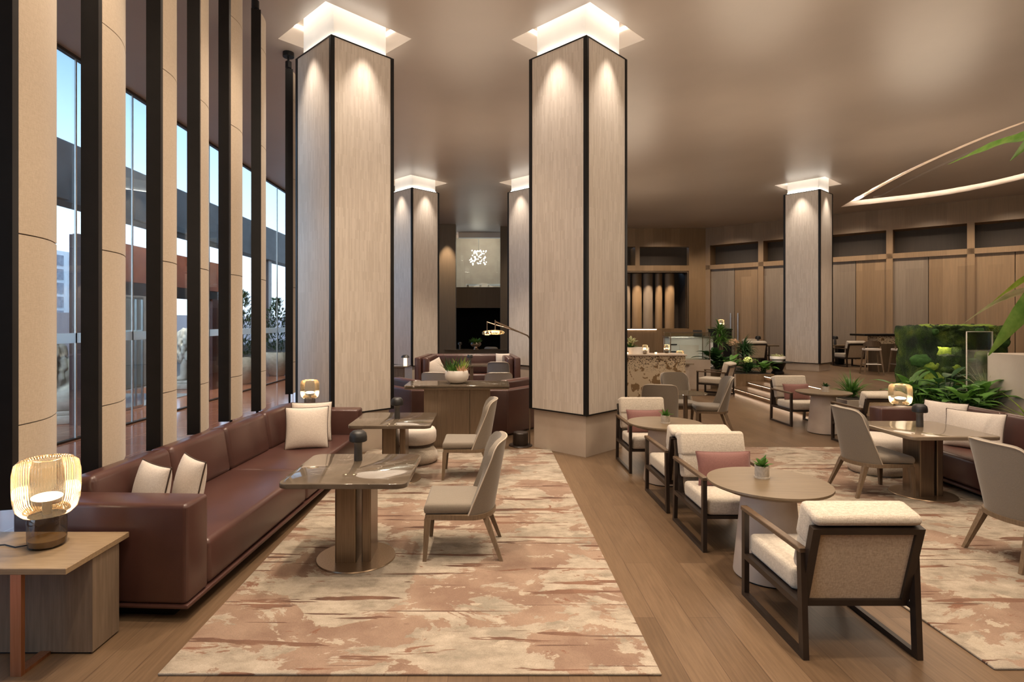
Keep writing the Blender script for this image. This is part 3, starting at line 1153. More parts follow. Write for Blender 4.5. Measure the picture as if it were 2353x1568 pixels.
# ------------------------------------------------------------------ fabric fins along the glazing
FINS = [((-2.99, 3.60), (-3.14, 4.14), 'nearest the camera, above the ribbed amber lamp'), ((-3.02, 4.43), (-3.18, 4.99), 'second from the camera'), ((-3.01, 5.245), (-3.15, 5.75), 'third from the camera'),
        ((-3.03, 5.98), (-3.22, 6.51), 'fourth from the camera, turned almost edge-on'), ((-3.06, 6.74), (-3.14, 7.27), 'fifth from the camera'), ((-3.01, 7.53), (-3.19, 8.07), 'sixth from the camera'),
        ((-3.19, 9.29), (-3.36, 9.83), 'seventh, half hidden by the square column')]
JZ = [0.775, 1.288, 2.515, 4.30, 5.60, 6.06]
for (a, b, lab) in FINS:
    A_, B_ = Vector((a[0], a[1], 0)), Vector((b[0], b[1], 0))
    d = (B_ - A_)
    L = d.length
    rz = math.atan2(d.y, d.x)
    t = thing('louver_fin', f'tall linen-clad fin with a dark metal nose, {lab}', 'fin', (a[0], a[1], 0), rz, 'linen-clad fins along the glass wall')
    # local: +x runs away from the nose, -y is the room side, +y the glass side
    W_ = 0.118
    m = MB()
    m.box(-0.045, 0.03, -0.002, W_ - 0.002, JZ[0], JZ[-1])
    m.out('nose', mat_black, t, smooth=False)
    for k in range(len(JZ) - 1):
        m = MB()
        z0, z1 = JZ[k] + 0.004, JZ[k + 1] - 0.004
        n = 12
        pts = [(0.03 + (L - 0.03) * i / n, -0.055 * math.sin(PI * i / n) * (1 - 0.25 * i / n) + 0.0) for i in range(n + 1)]
        back = [(0.03 + (L - 0.03) * i / n, W_ - 0.004 - (W_ - 0.03) * (i / n) ** 2) for i in range(n + 1)]
        m.prism(pts + back[::-1], z0, z1)
        m.out('fabric_panel', mat_linen_fin, t, angle=30)
    m = MB()
    m.box(0.035, L - 0.005, 0.01, 0.03, JZ[0] + 0.002, JZ[-1] - 0.002)
    m.out('core', mat_black, t, smooth=False)
    m = MB()
    m.lathe([(0.018, JZ[-1]), (0.018, 6.28)], 10, (0.03, 0.07, 0)); m.lathe([(0.05, 6.10), (0.05, 6.2)], 12, (0.03, 0.07, 0)); m.lathe([(0.09, 6.28), (0.09, CEIL)], 16, (0.03, 0.07, 0))
    m.out('top_pivot', mat_black, t)
    m = MB(); m.lathe([(0.018, 0.0), (0.018, JZ[0])], 10, (0.25, 0.06, 0)); m.lathe([(0.07, 0.0), (0.07, 0.02)], 16, (0.25, 0.06, 0))
    m.out('bottom_pivot', mat_black, t)

# ------------------------------------------------------------------ columns
CLAB = ['square shell-clad column at the far end of the left burgundy sofa', 'square shell-clad column beside the brass floor lamp', 'square shell-clad column behind the booths, on the glass-wall side', 'square shell-clad column behind the booths, mostly hidden by the nearer column', 'square shell-clad column standing on the raised floor']
c0 = None
HZ = 0.54
for (x, y, z, a), lab in zip(COLUMNS, CLAB):
    hi = 6.04
    lo = 0.60 if z == 0 else 0.65
    t = thing('column', lab, 'column', (x, y, 0), R(a), 'square clad columns')
    m = MB(); m.box(-0.485, 0.485, -0.485, 0.485, z, lo); m.out('plinth', mat_stone, t, smooth=False)
    m = MB(); m.box(-0.50, 0.50, -0.50, 0.50, lo - 0.0, hi - 0.03); m.out('core', mat_black, t, smooth=False)
    m = MB(); m.box(-0.452, 0.452, -0.452, 0.452, hi - 0.03, CEIL + 0.5); m.out('neck', mat_neck, t, smooth=False)
    for k in range(4):
        mm = Matrix.Rotation(k * PI / 2, 4, 'Z')
        m = MB(); m.box(-HZ + 0.06, HZ - 0.06, -HZ + 0.006, -HZ + 0.045, lo + 0.02, hi - 0.02, 0, 2, mm)
        m.out('cladding_panel', mat_clad, t, smooth=False)
        m = MB(); m.box(-HZ - 0.004, -HZ + 0.058, -HZ - 0.004, -HZ + 0.058, lo, hi, 0.006, 1, mm)
        m.out('corner_trim', mat_black, t, smooth=False)
    m = MB()
    for zz in (lo, hi - 0.02):
        for k in range(4):
            mm = Matrix.Rotation(k * PI / 2, 4, 'Z')
            m.box(-HZ + 0.05, HZ - 0.05, -HZ, -HZ + 0.05, zz, zz + 0.02, 0, 1, mm)
    m.out('edge_trim', mat_black, t, smooth=False)
    m = MB()
    for k in range(4):
        mm = Matrix.Rotation(k * PI / 2, 4, 'Z')
        m.box(-0.44, 0.44, -0.50, -0.475, hi + 0.005, hi + 0.02, 0, 1, mm)
    m.out('light_strip', mat_led_col, t, smooth=False)

# light strips hidden in the square ceiling recesses
for (x, y, z, a), n in zip(COLUMNS, ('left front column', 'brass-lamp column', 'left rear column', 'right rear column', 'raised-floor column')):
    t = thing('recess_light', f'glowing square ceiling recess light around the {n}', 'light', (x, y, CEIL), R(a), 'ceiling recess lights')
    m = MB()
    for k in range(4):
        mm = Matrix.Rotation(k * PI / 2, 4, 'Z')
        m.box(-0.70, 0.70, -0.732, -0.712, 0.30, 0.33, 0, 1, mm)
    m.out('light_strip', mat_led_col, t, smooth=False)

# ------------------------------------------------------------------ furniture builders
def lounge_chair(name, label, loc, rz, group='dark-framed lounge chairs'):
    t = thing(name, label, 'chair', loc, rz, group)
    for sx_ in (-1, 1):
        x = sx_ * 0.328
        m = MB()
        m.box(x - 0.017, x + 0.017, -0.40, -0.355, 0, 0.607)
        m.beam((x, 0.375, 0.0), (x, 0.345, 0.607), 0.034, 0.046, (0, 1, 0))
        m.box(x - 0.017, x + 0.017, -0.36, 0.36, 0, 0.034)
        m.box(x - 0.017, x + 0.017, -0.36, 0.36, 0.272, 0.31)
        m.out('side_frame', mat_dark, t, smooth=False)
        m = MB()
        m.box(x - 0.024, x + 0.024, -0.405, 0.37, 0.607, 0.637, 0.004, 1)
        m.out('armrest', mat_armwood, t, smooth=False)
    m = MB()
    m.box(-0.315, 0.315, -0.375, 0.30, 0.276, 0.305)
    m.out('seat_frame', mat_dark, t, smooth=False)
    m = MB()
    m.box(-0.305, 0.305, -0.385, 0.20, 0.306, 0.45, 0.035, 3)
    m.out('seat_cushion', mat_boucle, t)
    B = Matrix.Translation((0, 0.27, 0.285)) @ Matrix.Rotation(R(-15.5), 4, 'X')
    m = MB()
    for x0, x1, z0, z1 in ((-0.318, -0.272, 0, 0.52), (0.272, 0.318, 0, 0.52), (-0.272, 0.272, 0.485, 0.52), (-0.272, 0.272, 0, 0.04)):
        m.box(x0, x1, 0, 0.045, z0, z1, 0, 1, B)
    m.out('back_frame', mat_dark, t, smooth=False)
    m = MB()
    m.box(-0.272, 0.272, 0.004, 0.028, 0.04, 0.485, 0, 1, B)
    m.out('back_panel', mat_cane, t, smooth=False)
    m = MB()
    m.box(-0.305, 0.305, -0.135, -0.002, 0.165, 0.525, 0.03, 2, B)
    m.box(-0.309, 0.309, -0.15, 0.04, 0.525, 0.595, 0.034, 3, B)
    m.box(-0.309, 0.309, -0.15, -0.004, 0.36, 0.592, 0.035, 3, B)
    m.out('back_cushion', mat_boucle, t)
    return t


def dining_chair(name, label, loc, rz, group='taupe shell-back chairs', mat=None):
    mat = mat or mat_taupe
    t = thing(name, label, 'chair', loc, rz, group)
    m = MB()
    pts = [(-0.275, -0.29), (0.275, -0.29), (0.262, 0.10), (0.20, 0.215), (0.0, 0.245), (-0.20, 0.215), (-0.262, 0.10)]
    m.prism(pts, 0.372, 0.465, 0.036, 3)
    m.out('seat', mat, t, angle=60)
    m = MB()
    arc = [(0.29 * math.sin(R(a)), 0.09 + 0.205 * math.cos(R(a))) for a in range(85, -86, -17)]
    m.prism([(-0.270, -0.28), (0.270, -0.28)] + arc, 0.335, 0.374)
    m.out('apron', mat_legwood, t, angle=50)
    P = []
    nu, nv = 20, 9
    for i in range(nu + 1):
        u = -1 + 2 * i / nu
        ph = R(84) * u
        top = 0.965 - 0.12 * abs(u) ** 6 - 0.012 * u * u
        row = []
        for j in range(nv + 1):
            v = j / nv
            hw = 0.286 - 0.012 * v * v
            d = 0.215 - 0.085 * v
            k = (1 - math.cos(ph)) / (1 - math.cos(R(84)))
            row.append(Vector((hw * math.sin(ph) / math.sin(R(84)), 0.285 + 0.105 * v - d * k, 0.372 + v * (top - 0.372))))
        P.append(row)
    m = MB()
    V, F = m.grid(P)
    bmesh.ops.recalc_face_normals(m.bm, faces=F)
    if F[len(F) // 2].normal.y < 0:
        bmesh.ops.reverse_faces(m.bm, faces=F)
    bmesh.ops.solidify(m.bm, geom=F, thickness=0.045)
    o = m.out('backrest', mat, t, angle=50)
    rim = [P[0][j] for j in range(nv + 1)] + [P[i][nv] for i in range(1, nu)] + [P[nu][j] for j in range(nv, -1, -1)]
    m = MB(); m.tube(rim, 0.0055, 6); m.out('piping', mat_pipe_l, t)
    for sx_ in (-1, 1):
        m = MB(); m.taper((sx_ * 0.268, -0.285, 0.0), (sx_ * 0.250, -0.262, 0.345), 0.021, 0.036); m.out('leg', mat_legwood, t, smooth=False)
        m = MB(); m.taper((sx_ * 0.262, 0.335, 0.0), (sx_ * 0.205, 0.205, 0.345), 0.021, 0.036); m.out('leg', mat_legwood, t, smooth=False)
    return t


def sofa(name, label, L, D, loc, rz, nseat=2, nback=4, group=None, arms=True):
    t = thing(name, label, 'sofa', loc, rz, group)
    at = 0.27
    hl = L / 2
    m = MB(); m.box(-hl + 0.10, hl - 0.10, -D / 2 + 0.14, D / 2 - 0.06, 0.0, 0.085); m.out('plinth', mat_black, t, smooth=False)
    m = MB(); m.box(-hl, hl, -D / 2 - 0.01, D / 2, 0.085, 0.115, 0.012, 2); m.out('base_rail', mat_leather, t)
    for sx_ in (-1, 1):
        m = MB()
        x0, x1 = sorted((sx_ * hl, sx_ * (hl - at)))
        m.box(x0, x1, -D / 2, D / 2, 0.115, 0.765, 0.03, 3)
        a = m.out('arm', mat_leather, t)
        m = MB(); y0 = -D / 2 - 0.001
        m.tube([(x0 + 0.012, y0 + 0.012, 0.14), (x0 + 0.012, y0 + 0.012, 0.74)], 0.0045, 6)
        m.tube([(x1 - 0.012, y0 + 0.012, 0.14), (x1 - 0.012, y0 + 0.012, 0.74)], 0.0045, 6)
        m.out('seam', mat_leather, a)
    m = MB(); m.box(-hl + at, hl - at, D / 2 - 0.16, D / 2, 0.115, 0.745, 0.03, 3); m.out('back', mat_leather, t)
    il = L - 2 * at
    for i in range(nseat):
        a, b = -hl + at + il * i / nseat + 0.003, -hl + at + il * (i + 1) / nseat - 0.003
        m = MB(); m.box(a, b, -D / 2, D / 2 - 0.34, 0.12, 0.435, 0.045, 4)
        for f in m.bm.faces:
            pass
        s_ = m.out('seat_cushion', mat_leather, t)
        m = MB(); m.tube([(a + 0.03, -D / 2 + 0.014, 0.414), (b - 0.03, -D / 2 + 0.014, 0.414)], 0.0045, 6); m.out('piping', mat_leather, s_)
    B = Matrix.Translation((0, D / 2 - 0.28, 0.40)) @ Matrix.Rotation(R(-9), 4, 'X')
    for i in range(nback):
        a, b = -hl + at + il * i / nback + 0.004, -hl + at + il * (i + 1) / nback - 0.004
        m = MB(); m.box(a, b, -0.13, 0.11, 0.0, 0.455, 0.055, 4, B); m.out('back_cushion', mat_leather, t)
    return t


def cushion(name, label, w, h, th, loc, rot, mat, pmat, group=None):
    n = 14
    m = MB()
    rows = []
    def P(u, v, s):
        x = w / 2 * u * (1 - 0.055 * (1 - v * v))
        z = h / 2 * v * (1 - 0.055 * (1 - u * u)) + h / 2
        y = s * th / 2 * ((1 - u * u) * (1 - v * v)) ** 0.42
        return Vector((x, y, z))
    us = [math.sin(PI / 2 * (-1 + 2 * i / n)) for i in range(n + 1)]
    for s in (-1, 1):
        m.grid([[P(u, v, s) for v in us] for u in us])
    bmesh.ops.remove_doubles(m.bm, verts=m.bm.verts, dist=0.0005)
    o = m.out(name, mat, None, angle=70, loc=loc, rot=rot)
    tag(o, label, 'cushion', group)
    edge = [P(u, -1, 1) for u in us] + [P(1, v, 1) for v in us[1:]] + [P(u, 1, 1) for u in us[::-1][1:]] + [P(-1, v, 1) for v in us[::-1][1:-1]]
    m = MB(); m.tube(edge, 0.006, 6, closed=True); m.out('piping', pmat, o)
    return o


def rounded_rect(w, d, r, n=5):
    out = []
    for cx_, cy_, a0 in ((w / 2 - r, d / 2 - r, 0), (-w / 2 + r, d / 2 - r, 90), (-w / 2 + r, -d / 2 + r, 180), (w / 2 - r, -d / 2 + r, 270)):
        for k in range(n + 1):
            a = R(a0 + 90 * k / n)
            out.append((cx_ + r * math.cos(a), cy_ + r * math.sin(a)))
    return out


def marble_table(name, label, loc, rz, group, top=None):
    t = thing(name, label, 'table', loc, rz, group)
    m = MB()
    m.prism(rounded_rect(0.96, 0.96, 0.07), 0.70, 0.737, 0.006, 2)
    m.out('table_top', top or mat_marble, t, angle=50)
    m = MB(); m.prism(rounded_rect(0.17, 0.27, 0.015, 2), 0.012, 0.70, M=Matrix.Translation((-0.055, -0.01, 0))); m.out('column_leg', mat_bronze, t, smooth=False)
    m = MB(); m.prism(rounded_rect(0.075, 0.30, 0.012, 2), 0.012, 0.70, M=Matrix.Translation((0.105, 0.03, 0))); m.out('column_leg', mat_bronze, t, smooth=False)
    m = MB(); m.lathe([(0, 0), (0.318, 0), (0.32, 0.004), (0.316, 0.012), (0, 0.012)], 48, close=False); m.out('base_plate', mat_bronze_l, t)
    return t


def round_table(name, label, loc, group='round oak tables on cone pedestals'):
    t = thing(name, label, 'table', loc, 0, group)
    m = MB(); m.lathe([(0, 0.665), (0.32, 0.665), (0.355, 0.668), (0.435, 0.700), (0.443, 0.708), (0.441, 0.722), (0, 0.724)], 56, close=False)
    m.out('table_top', mat_tablewood, t, angle=25)
    m = MB(); m.lathe([(0, 0.012), (0.248, 0.012), (0.25, 0.02), (0.188, 0.665), (0, 0.665)], 44, close=False); m.out('pedestal', mat_plaster, t)
    m = MB(); m.lathe([(0, 0), (0.235, 0), (0.235, 0.014), (0, 0.014)], 44, close=False); m.out('foot_ring', mat_black, t)
    return t


def mushroom_lamp(name, label, loc, group='small mushroom table lamps', bright=True):
    t = thing(name, label, 'lamp', loc, 0, group)
    m = MB(); m.lathe([(0, 0), (0.034, 0), (0.036, 0.01), (0.034, 0.09), (0.033, 0.13), (0.038, 0.175), (0, 0.175)], 24, close=False); m.out('stem', mat_lamp_stem, t)
    m = MB(); m.lathe([(0.068, 0.166), (0.076, 0.172), (0.076, 0.205), (0.069, 0.238), (0.048, 0.257), (0, 0.262)], 28, close=False)
    m.lathe([(0.066, 0.172), (0.06, 0.20), (0, 0.205)], 28, close=False); m.out('shade', mat_lamp_black, t)
    m = MB(); m.lathe([(0.040, 0.186), (0.056, 0.186), (0.056, 0.190), (0.040, 0.190), (0.040, 0.186)], 24, close=False); m.out('light_ring', mat_bulb_small, t)
    return t


def glass_lamp(name, label, loc, scale=1.0, group='ribbed amber glass lamps'):
    t = thing(name, label, 'lamp', loc, 0, group)
    t.scale = (scale * 0.82, scale * 0.82, scale)
    m = MB(); m.lathe([(0, 0), (0.10, 0), (0.118, 0.012), (0.125, 0.05), (0.125, 0.17), (0.118, 0.195), (0, 0.197)], 40, close=False); m.out('base', mat_smoke, t)
    m = MB(); m.lathe([(0, 0.004), (0.095, 0.004), (0.112, 0.016), (0.117, 0.05), (0, 0.052)], 40, close=False); m.out('base_liquid', mat_honey, t)
    m = MB(); m.lathe([(0.12, 0.195), (0.155, 0.203), (0.192, 0.235), (0.208, 0.29), (0.213, 0.36), (0.213, 0.46), (0.200, 0.515), (0.165, 0.542), (0.11, 0.548), (0.085, 0.535)], 56, close=False); m.out('shade', mat_amber, t)
    m = MB(); m.ell((0, 0, 0.305), (0.10, 0.10, 0.022), 3); m.out('bulb', mat_bulb, t)
    m = MB(); m.lathe([(0.0, 0.197), (0.03, 0.197), (0.03, 0.285), (0, 0.285)], 16, close=False); m.out('lamp_holder', mat_bronze, t)
    return t


def succulent(name, label, loc, group, seed=1, mat=None, s=1.0):
    random.seed(seed)
    t = thing(name, label, 'plant', loc, 0, group)
    t.scale = (s,) * 3
    m = MB(); m.lathe([(0, 0.006), (0.05, 0.006), (0.052, 0.01), (0.053, 0.095), (0.047, 0.095), (0.047, 0.08), (0, 0.08)], 28, close=False); m.out('pot', mat_pot, t)
    m = MB(); m.lathe([(0, 0), (0.056, 0), (0.056, 0.012), (0, 0.012)], 28, close=False); m.out('saucer', mat_pot, t)
    m = MB()
    for i in range(16):
        a = i * 2.4 + random.uniform(-0.2, 0.2)
        el = 1.35 - i * 0.075
        m.blade((0.01 * math.cos(a), 0.01 * math.sin(a), 0.085), a, el, random.uniform(0.06, 0.10), 0.038, 0.3, 4, 0.35)
    m.out('foliage', mat or mat_leaf, t)
    return t


# ------------------------------------------------------------------ rugs
for nm, x0, x1, y0, y1, mt, lab in (('rug', -1.82, 0.955, 3.13, 8.66, mat_rug, 'large abstract beige and rust rug under the marble tables by the left sofa'), ('rug', 2.83, 6.3, 3.18, 8.80, mat_rug2, 'abstract beige and rust rug under the taupe chairs by the right sofa')):
    m = MB(); m.box(x0, x1, y0, y1, 0.0, 0.014, 0.004, 1); tag(m.out(nm, mt), lab, 'rug', 'painterly rugs')
RZ = 0.014

# ------------------------------------------------------------------ left sofa group
s1 = sofa('leather_sofa', 'long burgundy leather sofa along the dark fins on the left', 4.25, 1.18, (-2.44, 5.83, 0), R(87.25), 2, 4, 'burgundy leather sofas')
s2 = sofa('leather_sofa', 'burgundy leather sofa backing onto the planting on the right', 4.3, 1.15, (5.86, 5.9, 0), R(-93), 2, 4, 'burgundy leather sofas')
m = MB()

# side table with the big lamp
t = thing('side_table', 'light oak side table carrying the big ribbed amber lamp', 'table', (-2.78, 3.385, 0), 0, 'side tables')
m = MB(); m.prism([(-0.62, -0.275), (0.47, -0.275), (0.47, 0.275), (-0.62, 0.275)], 0.565, 0.60, 0.003, 1); m.out('table_top', mat_sidewood, t, smooth=False)
m = MB(); m.box(-0.12, 0.49 - 0.03, -0.05, 0.19, 0.012, 0.565); m.out('block_leg', mat_greypanel, t, smooth=False)
m = MB(); m.box(-0.10, 0.44, -0.04, 0.18, 0, 0.012); m.out('foot', mat_black, t, smooth=False)
m = MB(); m.box(0.155, 0.215, -0.262, -0.235, 0, 0.565); m.box(0.155, 0.215, -0.235, -0.05, 0, 0.02); m.out('copper_leg', mat_copper, t, smooth=False)
big = glass_lamp('glass_table_lamp', 'biggest ribbed amber glass lamp, on the light oak side table', (-2.66, 3.43, 0.60), 0.97)
m = MB(); m.tube([(-0.11, -0.02, 0.012), (-0.2, -0.05, 0.006), (-0.32, 0.0, 0.006), (-0.44, -0.03, 0.006)], 0.004, 6); m.out('cord', mat_black, big)
glass_lamp('glass_table_lamp', 'glowing amber glass lamp on the far arm of the left sofa, behind two pale cushions', (-2.44, 7.78, 0.765), 0.72)

# cushions on the left sofa
cg = 'pale piped cushions on the sofas'
cushion('cushion', 'pale piped cushion beside the near arm of the left sofa, leftmost of two', 0.46, 0.46, 0.17, (-2.56, 4.22, 0.43), (R(-12), R(0), R(-36)), mat_cushion, mat_piping, cg)
cushion('cushion', 'pale piped cushion beside the near arm of the left sofa, nearer the seat edge', 0.46, 0.46, 0.17, (-2.38, 4.42, 0.43), (R(-12), R(0), R(-44)), mat_cushion, mat_piping, cg)
cushion('cushion', 'pale piped cushion at the far end of the left sofa, in front of the other', 0.50, 0.50, 0.17, (-2.17, 6.80, 0.43), (R(-14), 0, R(15)), mat_cushion, mat_piping, cg)
cushion('cushion', 'pale piped cushion at the far end of the left sofa, tucked behind the other', 0.50, 0.50, 0.16, (-2.24, 7.20, 0.43), (R(-10), 0, R(12)), mat_cushion, mat_piping, cg)

# marble tables, chairs, stool
mg = 'square marble tables'
marble_table('marble_table', 'nearest square brown marble table, in front of the left sofa', (-1.085, 4.68, RZ), 0, mg)
marble_table('marble_table', 'square brown marble table beside the far end of the left sofa', (-1.15, 7.04, RZ), 0, mg)
marble_table('marble_table', 'square tan marble table in front of the right sofa', (4.885, 6.40, RZ), 0, mg, mat_marble_l)
lg = 'small mushroom table lamps'
mushroom_lamp('mushroom_lamp', 'small black mushroom lamp on the nearest marble table', (-1.125, 4.92, 0.751))
mushroom_lamp('mushroom_lamp', 'small black mushroom lamp on the second marble table', (-1.13, 7.06, 0.751))
mushroom_lamp('mushroom_lamp', 'small black mushroom lamp on the tan marble table at right', (4.93, 6.50, 0.751))
dc = dining_chair('dining_chair', 'taupe shell-back chair nearest the camera on the left rug, facing the sofa', (-0.23, 4.87, RZ), R(-90))
dg = 'taupe shell-back chairs'
dup(dc, (-0.27, 7.22, RZ), R(-90), 'taupe shell-back chair drawn up to the second marble table', dg)
dup(dc, (4.38, 6.50, RZ), R(90), 'taupe shell-back chair seen from behind at the tan marble table', dg)
dup(dc, (4.42, 4.62, RZ), R(90), 'taupe shell-back chair cut off by the right edge, on the right rug', dg)
dup(dc, (2.78, 9.25, 0), R(165), 'taupe shell-back chair turned away from us, beyond the far round oak table', dg)
dup(dc, (4.0, 10.25, 0), R(-100), 'taupe shell-back chair seen from its side, beside the small glass table', dg)
dup(dc, (3.62, 10.75, 0), R(5), 'taupe shell-back chair facing us behind the small glass table', dg)

def pouf(label, loc):
    t = thing('hourglass_stool', label, 'stool', loc, 0, 'hourglass stools')
    m = MB(); m.lathe([(0, 0.0), (0.29, 0.0), (0.322, 0.03), (0.33, 0.08), (0.315, 0.14), (0.27, 0.20), (0.24, 0.235), (0, 0.235)], 40, close=False); m.out('base', mat_boucle, t, angle=60)
    m = MB(); m.lathe([(0.245, 0.232), (0.272, 0.236), (0.275, 0.262), (0.245, 0.266)], 40); m.out('band', mat_piping, t)
    m = MB(); m.lathe([(0, 0.262), (0.27, 0.262), (0.298, 0.285), (0.308, 0.34), (0.305, 0.42), (0.285, 0.46), (0.24, 0.478), (0, 0.482)], 40, close=False); m.out('seat', mat_cushion, t, angle=60)
    return t
pouf('cream hourglass stool behind the second marble table', (-1.03, 7.92, RZ))
pouf('cream hourglass stool half hidden behind the chair at the tan marble table', (5.02, 7.35, RZ))

# ------------------------------------------------------------------ lounge chairs in a row
lc = lounge_chair('lounge_chair', 'nearest dark-framed lounge chair with its back to us', (2.158, 3.67, 0), R(180))
gg = 'dark-framed lounge chairs'
dup(lc, (2.158, 5.20, 0), 0, 'dark-framed lounge chair with a mauve cushion, facing us across the nearest round table', gg)
dup(lc, (2.158, 6.18, 0), R(180), 'dark-framed lounge chair back to back with the nearer mauve-cushion chair', gg)
dup(lc, (2.158, 7.70, 0), 0, 'dark-framed lounge chair with a mauve cushion beside the brass-lamp column', gg)
dup(lc, (5.96, 10.95, 0), 0, 'dark-framed lounge chair with a mauve cushion in front of the lit steps', gg)
dup(lc, (6.02, 9.02, 0), R(180), 'dark-framed lounge chair seen from behind, beside the tall amber lamp and right sofa', gg)
dup(lc, (6.12, 15.3, 0), R(232), 'dark-framed lounge chair with a tan back panel beside the planter wall', gg)
dup(lc, (5.45, 17.4, 0), R(15), 'dark-framed lounge chair half hidden behind the end of the floral bar', gg)
dup(lc, (9.07, 19.55, 0.42), R(178), 'dark-framed lounge chair seen from behind on the raised floor, left of the column', gg)
dup(lc, (10.0, 21.3, 0.42), 0, 'dark-framed lounge chair facing us on the raised floor, left of the column', gg)
dup(lc, (12.42, 19.55, 0.42), R(180), 'dark-framed lounge chair seen from behind on the raised floor, right of the column', gg)
dup(lc, (12.75, 21.3, 0.42), 0, 'dark-framed lounge chair facing us on the raised floor, right of the column', gg)
mg2 = 'mauve lumbar cushions'
for (x, y, lab) in ((2.18, 5.21, 'mauve lumbar cushion on the lounge chair behind the nearest round table'), (2.14, 7.71, 'mauve lumbar cushion on the lounge chair beside the brass-lamp column'), (5.96, 10.96, 'mauve lumbar cushion on the lounge chair in front of the lit steps')):
    cushion('cushion', lab, 0.50, 0.31, 0.13, (x, y, 0.445), (R(-15), 0, 0), mat_mauve, mat_mauve, mg2)
round_table('round_table', 'nearest round oak table on a pale cone pedestal', (2.155, 4.38, 0))
round_table('round_table', 'round oak table on a cone pedestal, second from us in the row', (2.155, 6.95, 0))
round_table('round_table', 'round oak table on a cone pedestal in front of the lit steps', (5.90, 10.02, 0))
sg = 'small potted succulents'
succulent('potted_succulent', 'little succulent in a speckled pot on the nearest round table', (2.155, 4.48, 0.724), sg, 2)
succulent('potted_succulent', 'little succulent in a speckled pot on the second round table of the row', (2.15, 6.9, 0.724), sg, 5, mat_leaf, 1.0)
succulent('potted_succulent', 'little dark succulent in a pot on the round table in front of the steps', (5.92, 9.98, 0.724), sg, 9, mat_leaf_dark, 1.0)

# small glass table beyond
t = thing('cocktail_table', 'small round glass-topped table among the taupe chairs near the bar', 'table', (3.45, 9.95, 0))
m = MB(); m.lathe([(0, 0.70), (0.36, 0.70), (0.365, 0.706), (0.36, 0.712), (0, 0.712)], 40, close=False); m.out('table_top', mat_marble, t)
m = MB(); m.lathe([(0, 0.0), (0.22, 0.0), (0.22, 0.015), (0.04, 0.03), (0.035, 0.70), (0, 0.70)], 28, close=False); m.out('stem', mat_bronze, t)

# ------------------------------------------------------------------ console with bowl, floor lamp
t = thing('console_table', 'bronze-fronted console with a thin stone top, behind the taupe chairs', 'console', (-0.49, 9.05, 0))
m = MB(); m.box(-0.80, 0.815, -0.35, 0.35, 0.945, 0.975, 0.003, 1); m.out('table_top', mat_marble, t, smooth=False)
m = MB(); m.box(-0.795, 0.81, -0.345, 0.345, 0.915, 0.935); m.box(-0.7, 0.7, -0.3, 0.3, 0.93, 0.95); m.out('under_shelf', mat_bronze, t, smooth=False)
m = MB(); m.box(-0.50, 0.20, -0.24, 0.24, 0.0, 0.92); m.out('cabinet', mat_bronze, t, smooth=False)
m = MB(); m.box(0.206, 0.52, -0.235, 0.24, 0.0, 0.92); m.out('cabinet_door', mat_bronze, t, smooth=False)
m = MB(); m.box(-0.505, -0.30, -0.25, -0.24, 0.0, 0.92); m.out('cabinet_door', mat_bronze, t, smooth=False)
random.seed(21)
t = thing('planted_bowl', 'round white bowl of mixed succulents on the console', 'plant', (-0.50, 9.05, 0.975))
m = MB(); m.lathe([(0, 0), (0.085, 0), (0.14, 0.02), (0.182, 0.075), (0.192, 0.13), (0.178, 0.195), (0.170, 0.205), (0.160, 0.2), (0.165, 0.17), (0, 0.16)], 40, close=False); m.out('bowl', mat_white, t)
for mt, c0_, nn, ll, ww in ((mat_leaf, (-0.07, -0.06), 70, (0.05, 0.13), 0.012), (mat_flower, (0.08, -0.05), 60, (0.04, 0.10), 0.022), (mat_leaf_lime, (0.06, 0.06), 50, (0.08, 0.2), 0.014), (mat_leaf_dark, (-0.08, 0.07), 60, (0.10, 0.24), 0.016)):
    m = MB()
    for i in range(nn):
        a = random.uniform(0, 2 * PI); r = 0.075 * math.sqrt(random.random())
        m.blade((c0_[0] + r * math.cos(a), c0_[1] + r * math.sin(a), 0.165), a + random.uniform(-0.5, 0.5), random.uniform(0.7, 1.55), 1.35 * random.uniform(*ll), ww, random.uniform(0.2, 1.0), 4, 0.25)
    m.out('foliage', mt, t)

t = thing('floor_lamp', 'slim brass floor lamp with two glowing disc shades, leaning over the booths', 'lamp', (0.51, 8.97, 0))
m = MB(); m.lathe([(0, 0), (0.185, 0), (0.187, 0.008), (0.18, 0.016), (0, 0.018)], 40, close=False); m.out('base_plate', mat_dark, t)
m = MB(); m.lathe([(0, 0.016), (0.118, 0.016), (0.122, 0.03), (0.122, 0.20), (0.112, 0.212), (0, 0.214)], 32, close=False); m.out('weight', mat_dark, t)
m = MB(); m.tube([(0.145, 0, 0.016), (0.145, 0, 1.66), (0.135, 0, 1.70), (0.105, 0, 1.735), (0.06, 0, 1.755), (-0.40, -0.0, 1.955)], 0.011, 8); m.out('pole', mat_bronze, t)
m = MB(); m.tube([(-0.06, 0.0, 1.80), (-0.12, 0.30, 1.82), (-0.53, 0.55, 1.945)], 0.009, 8); m.out('branch', mat_bronze, t)
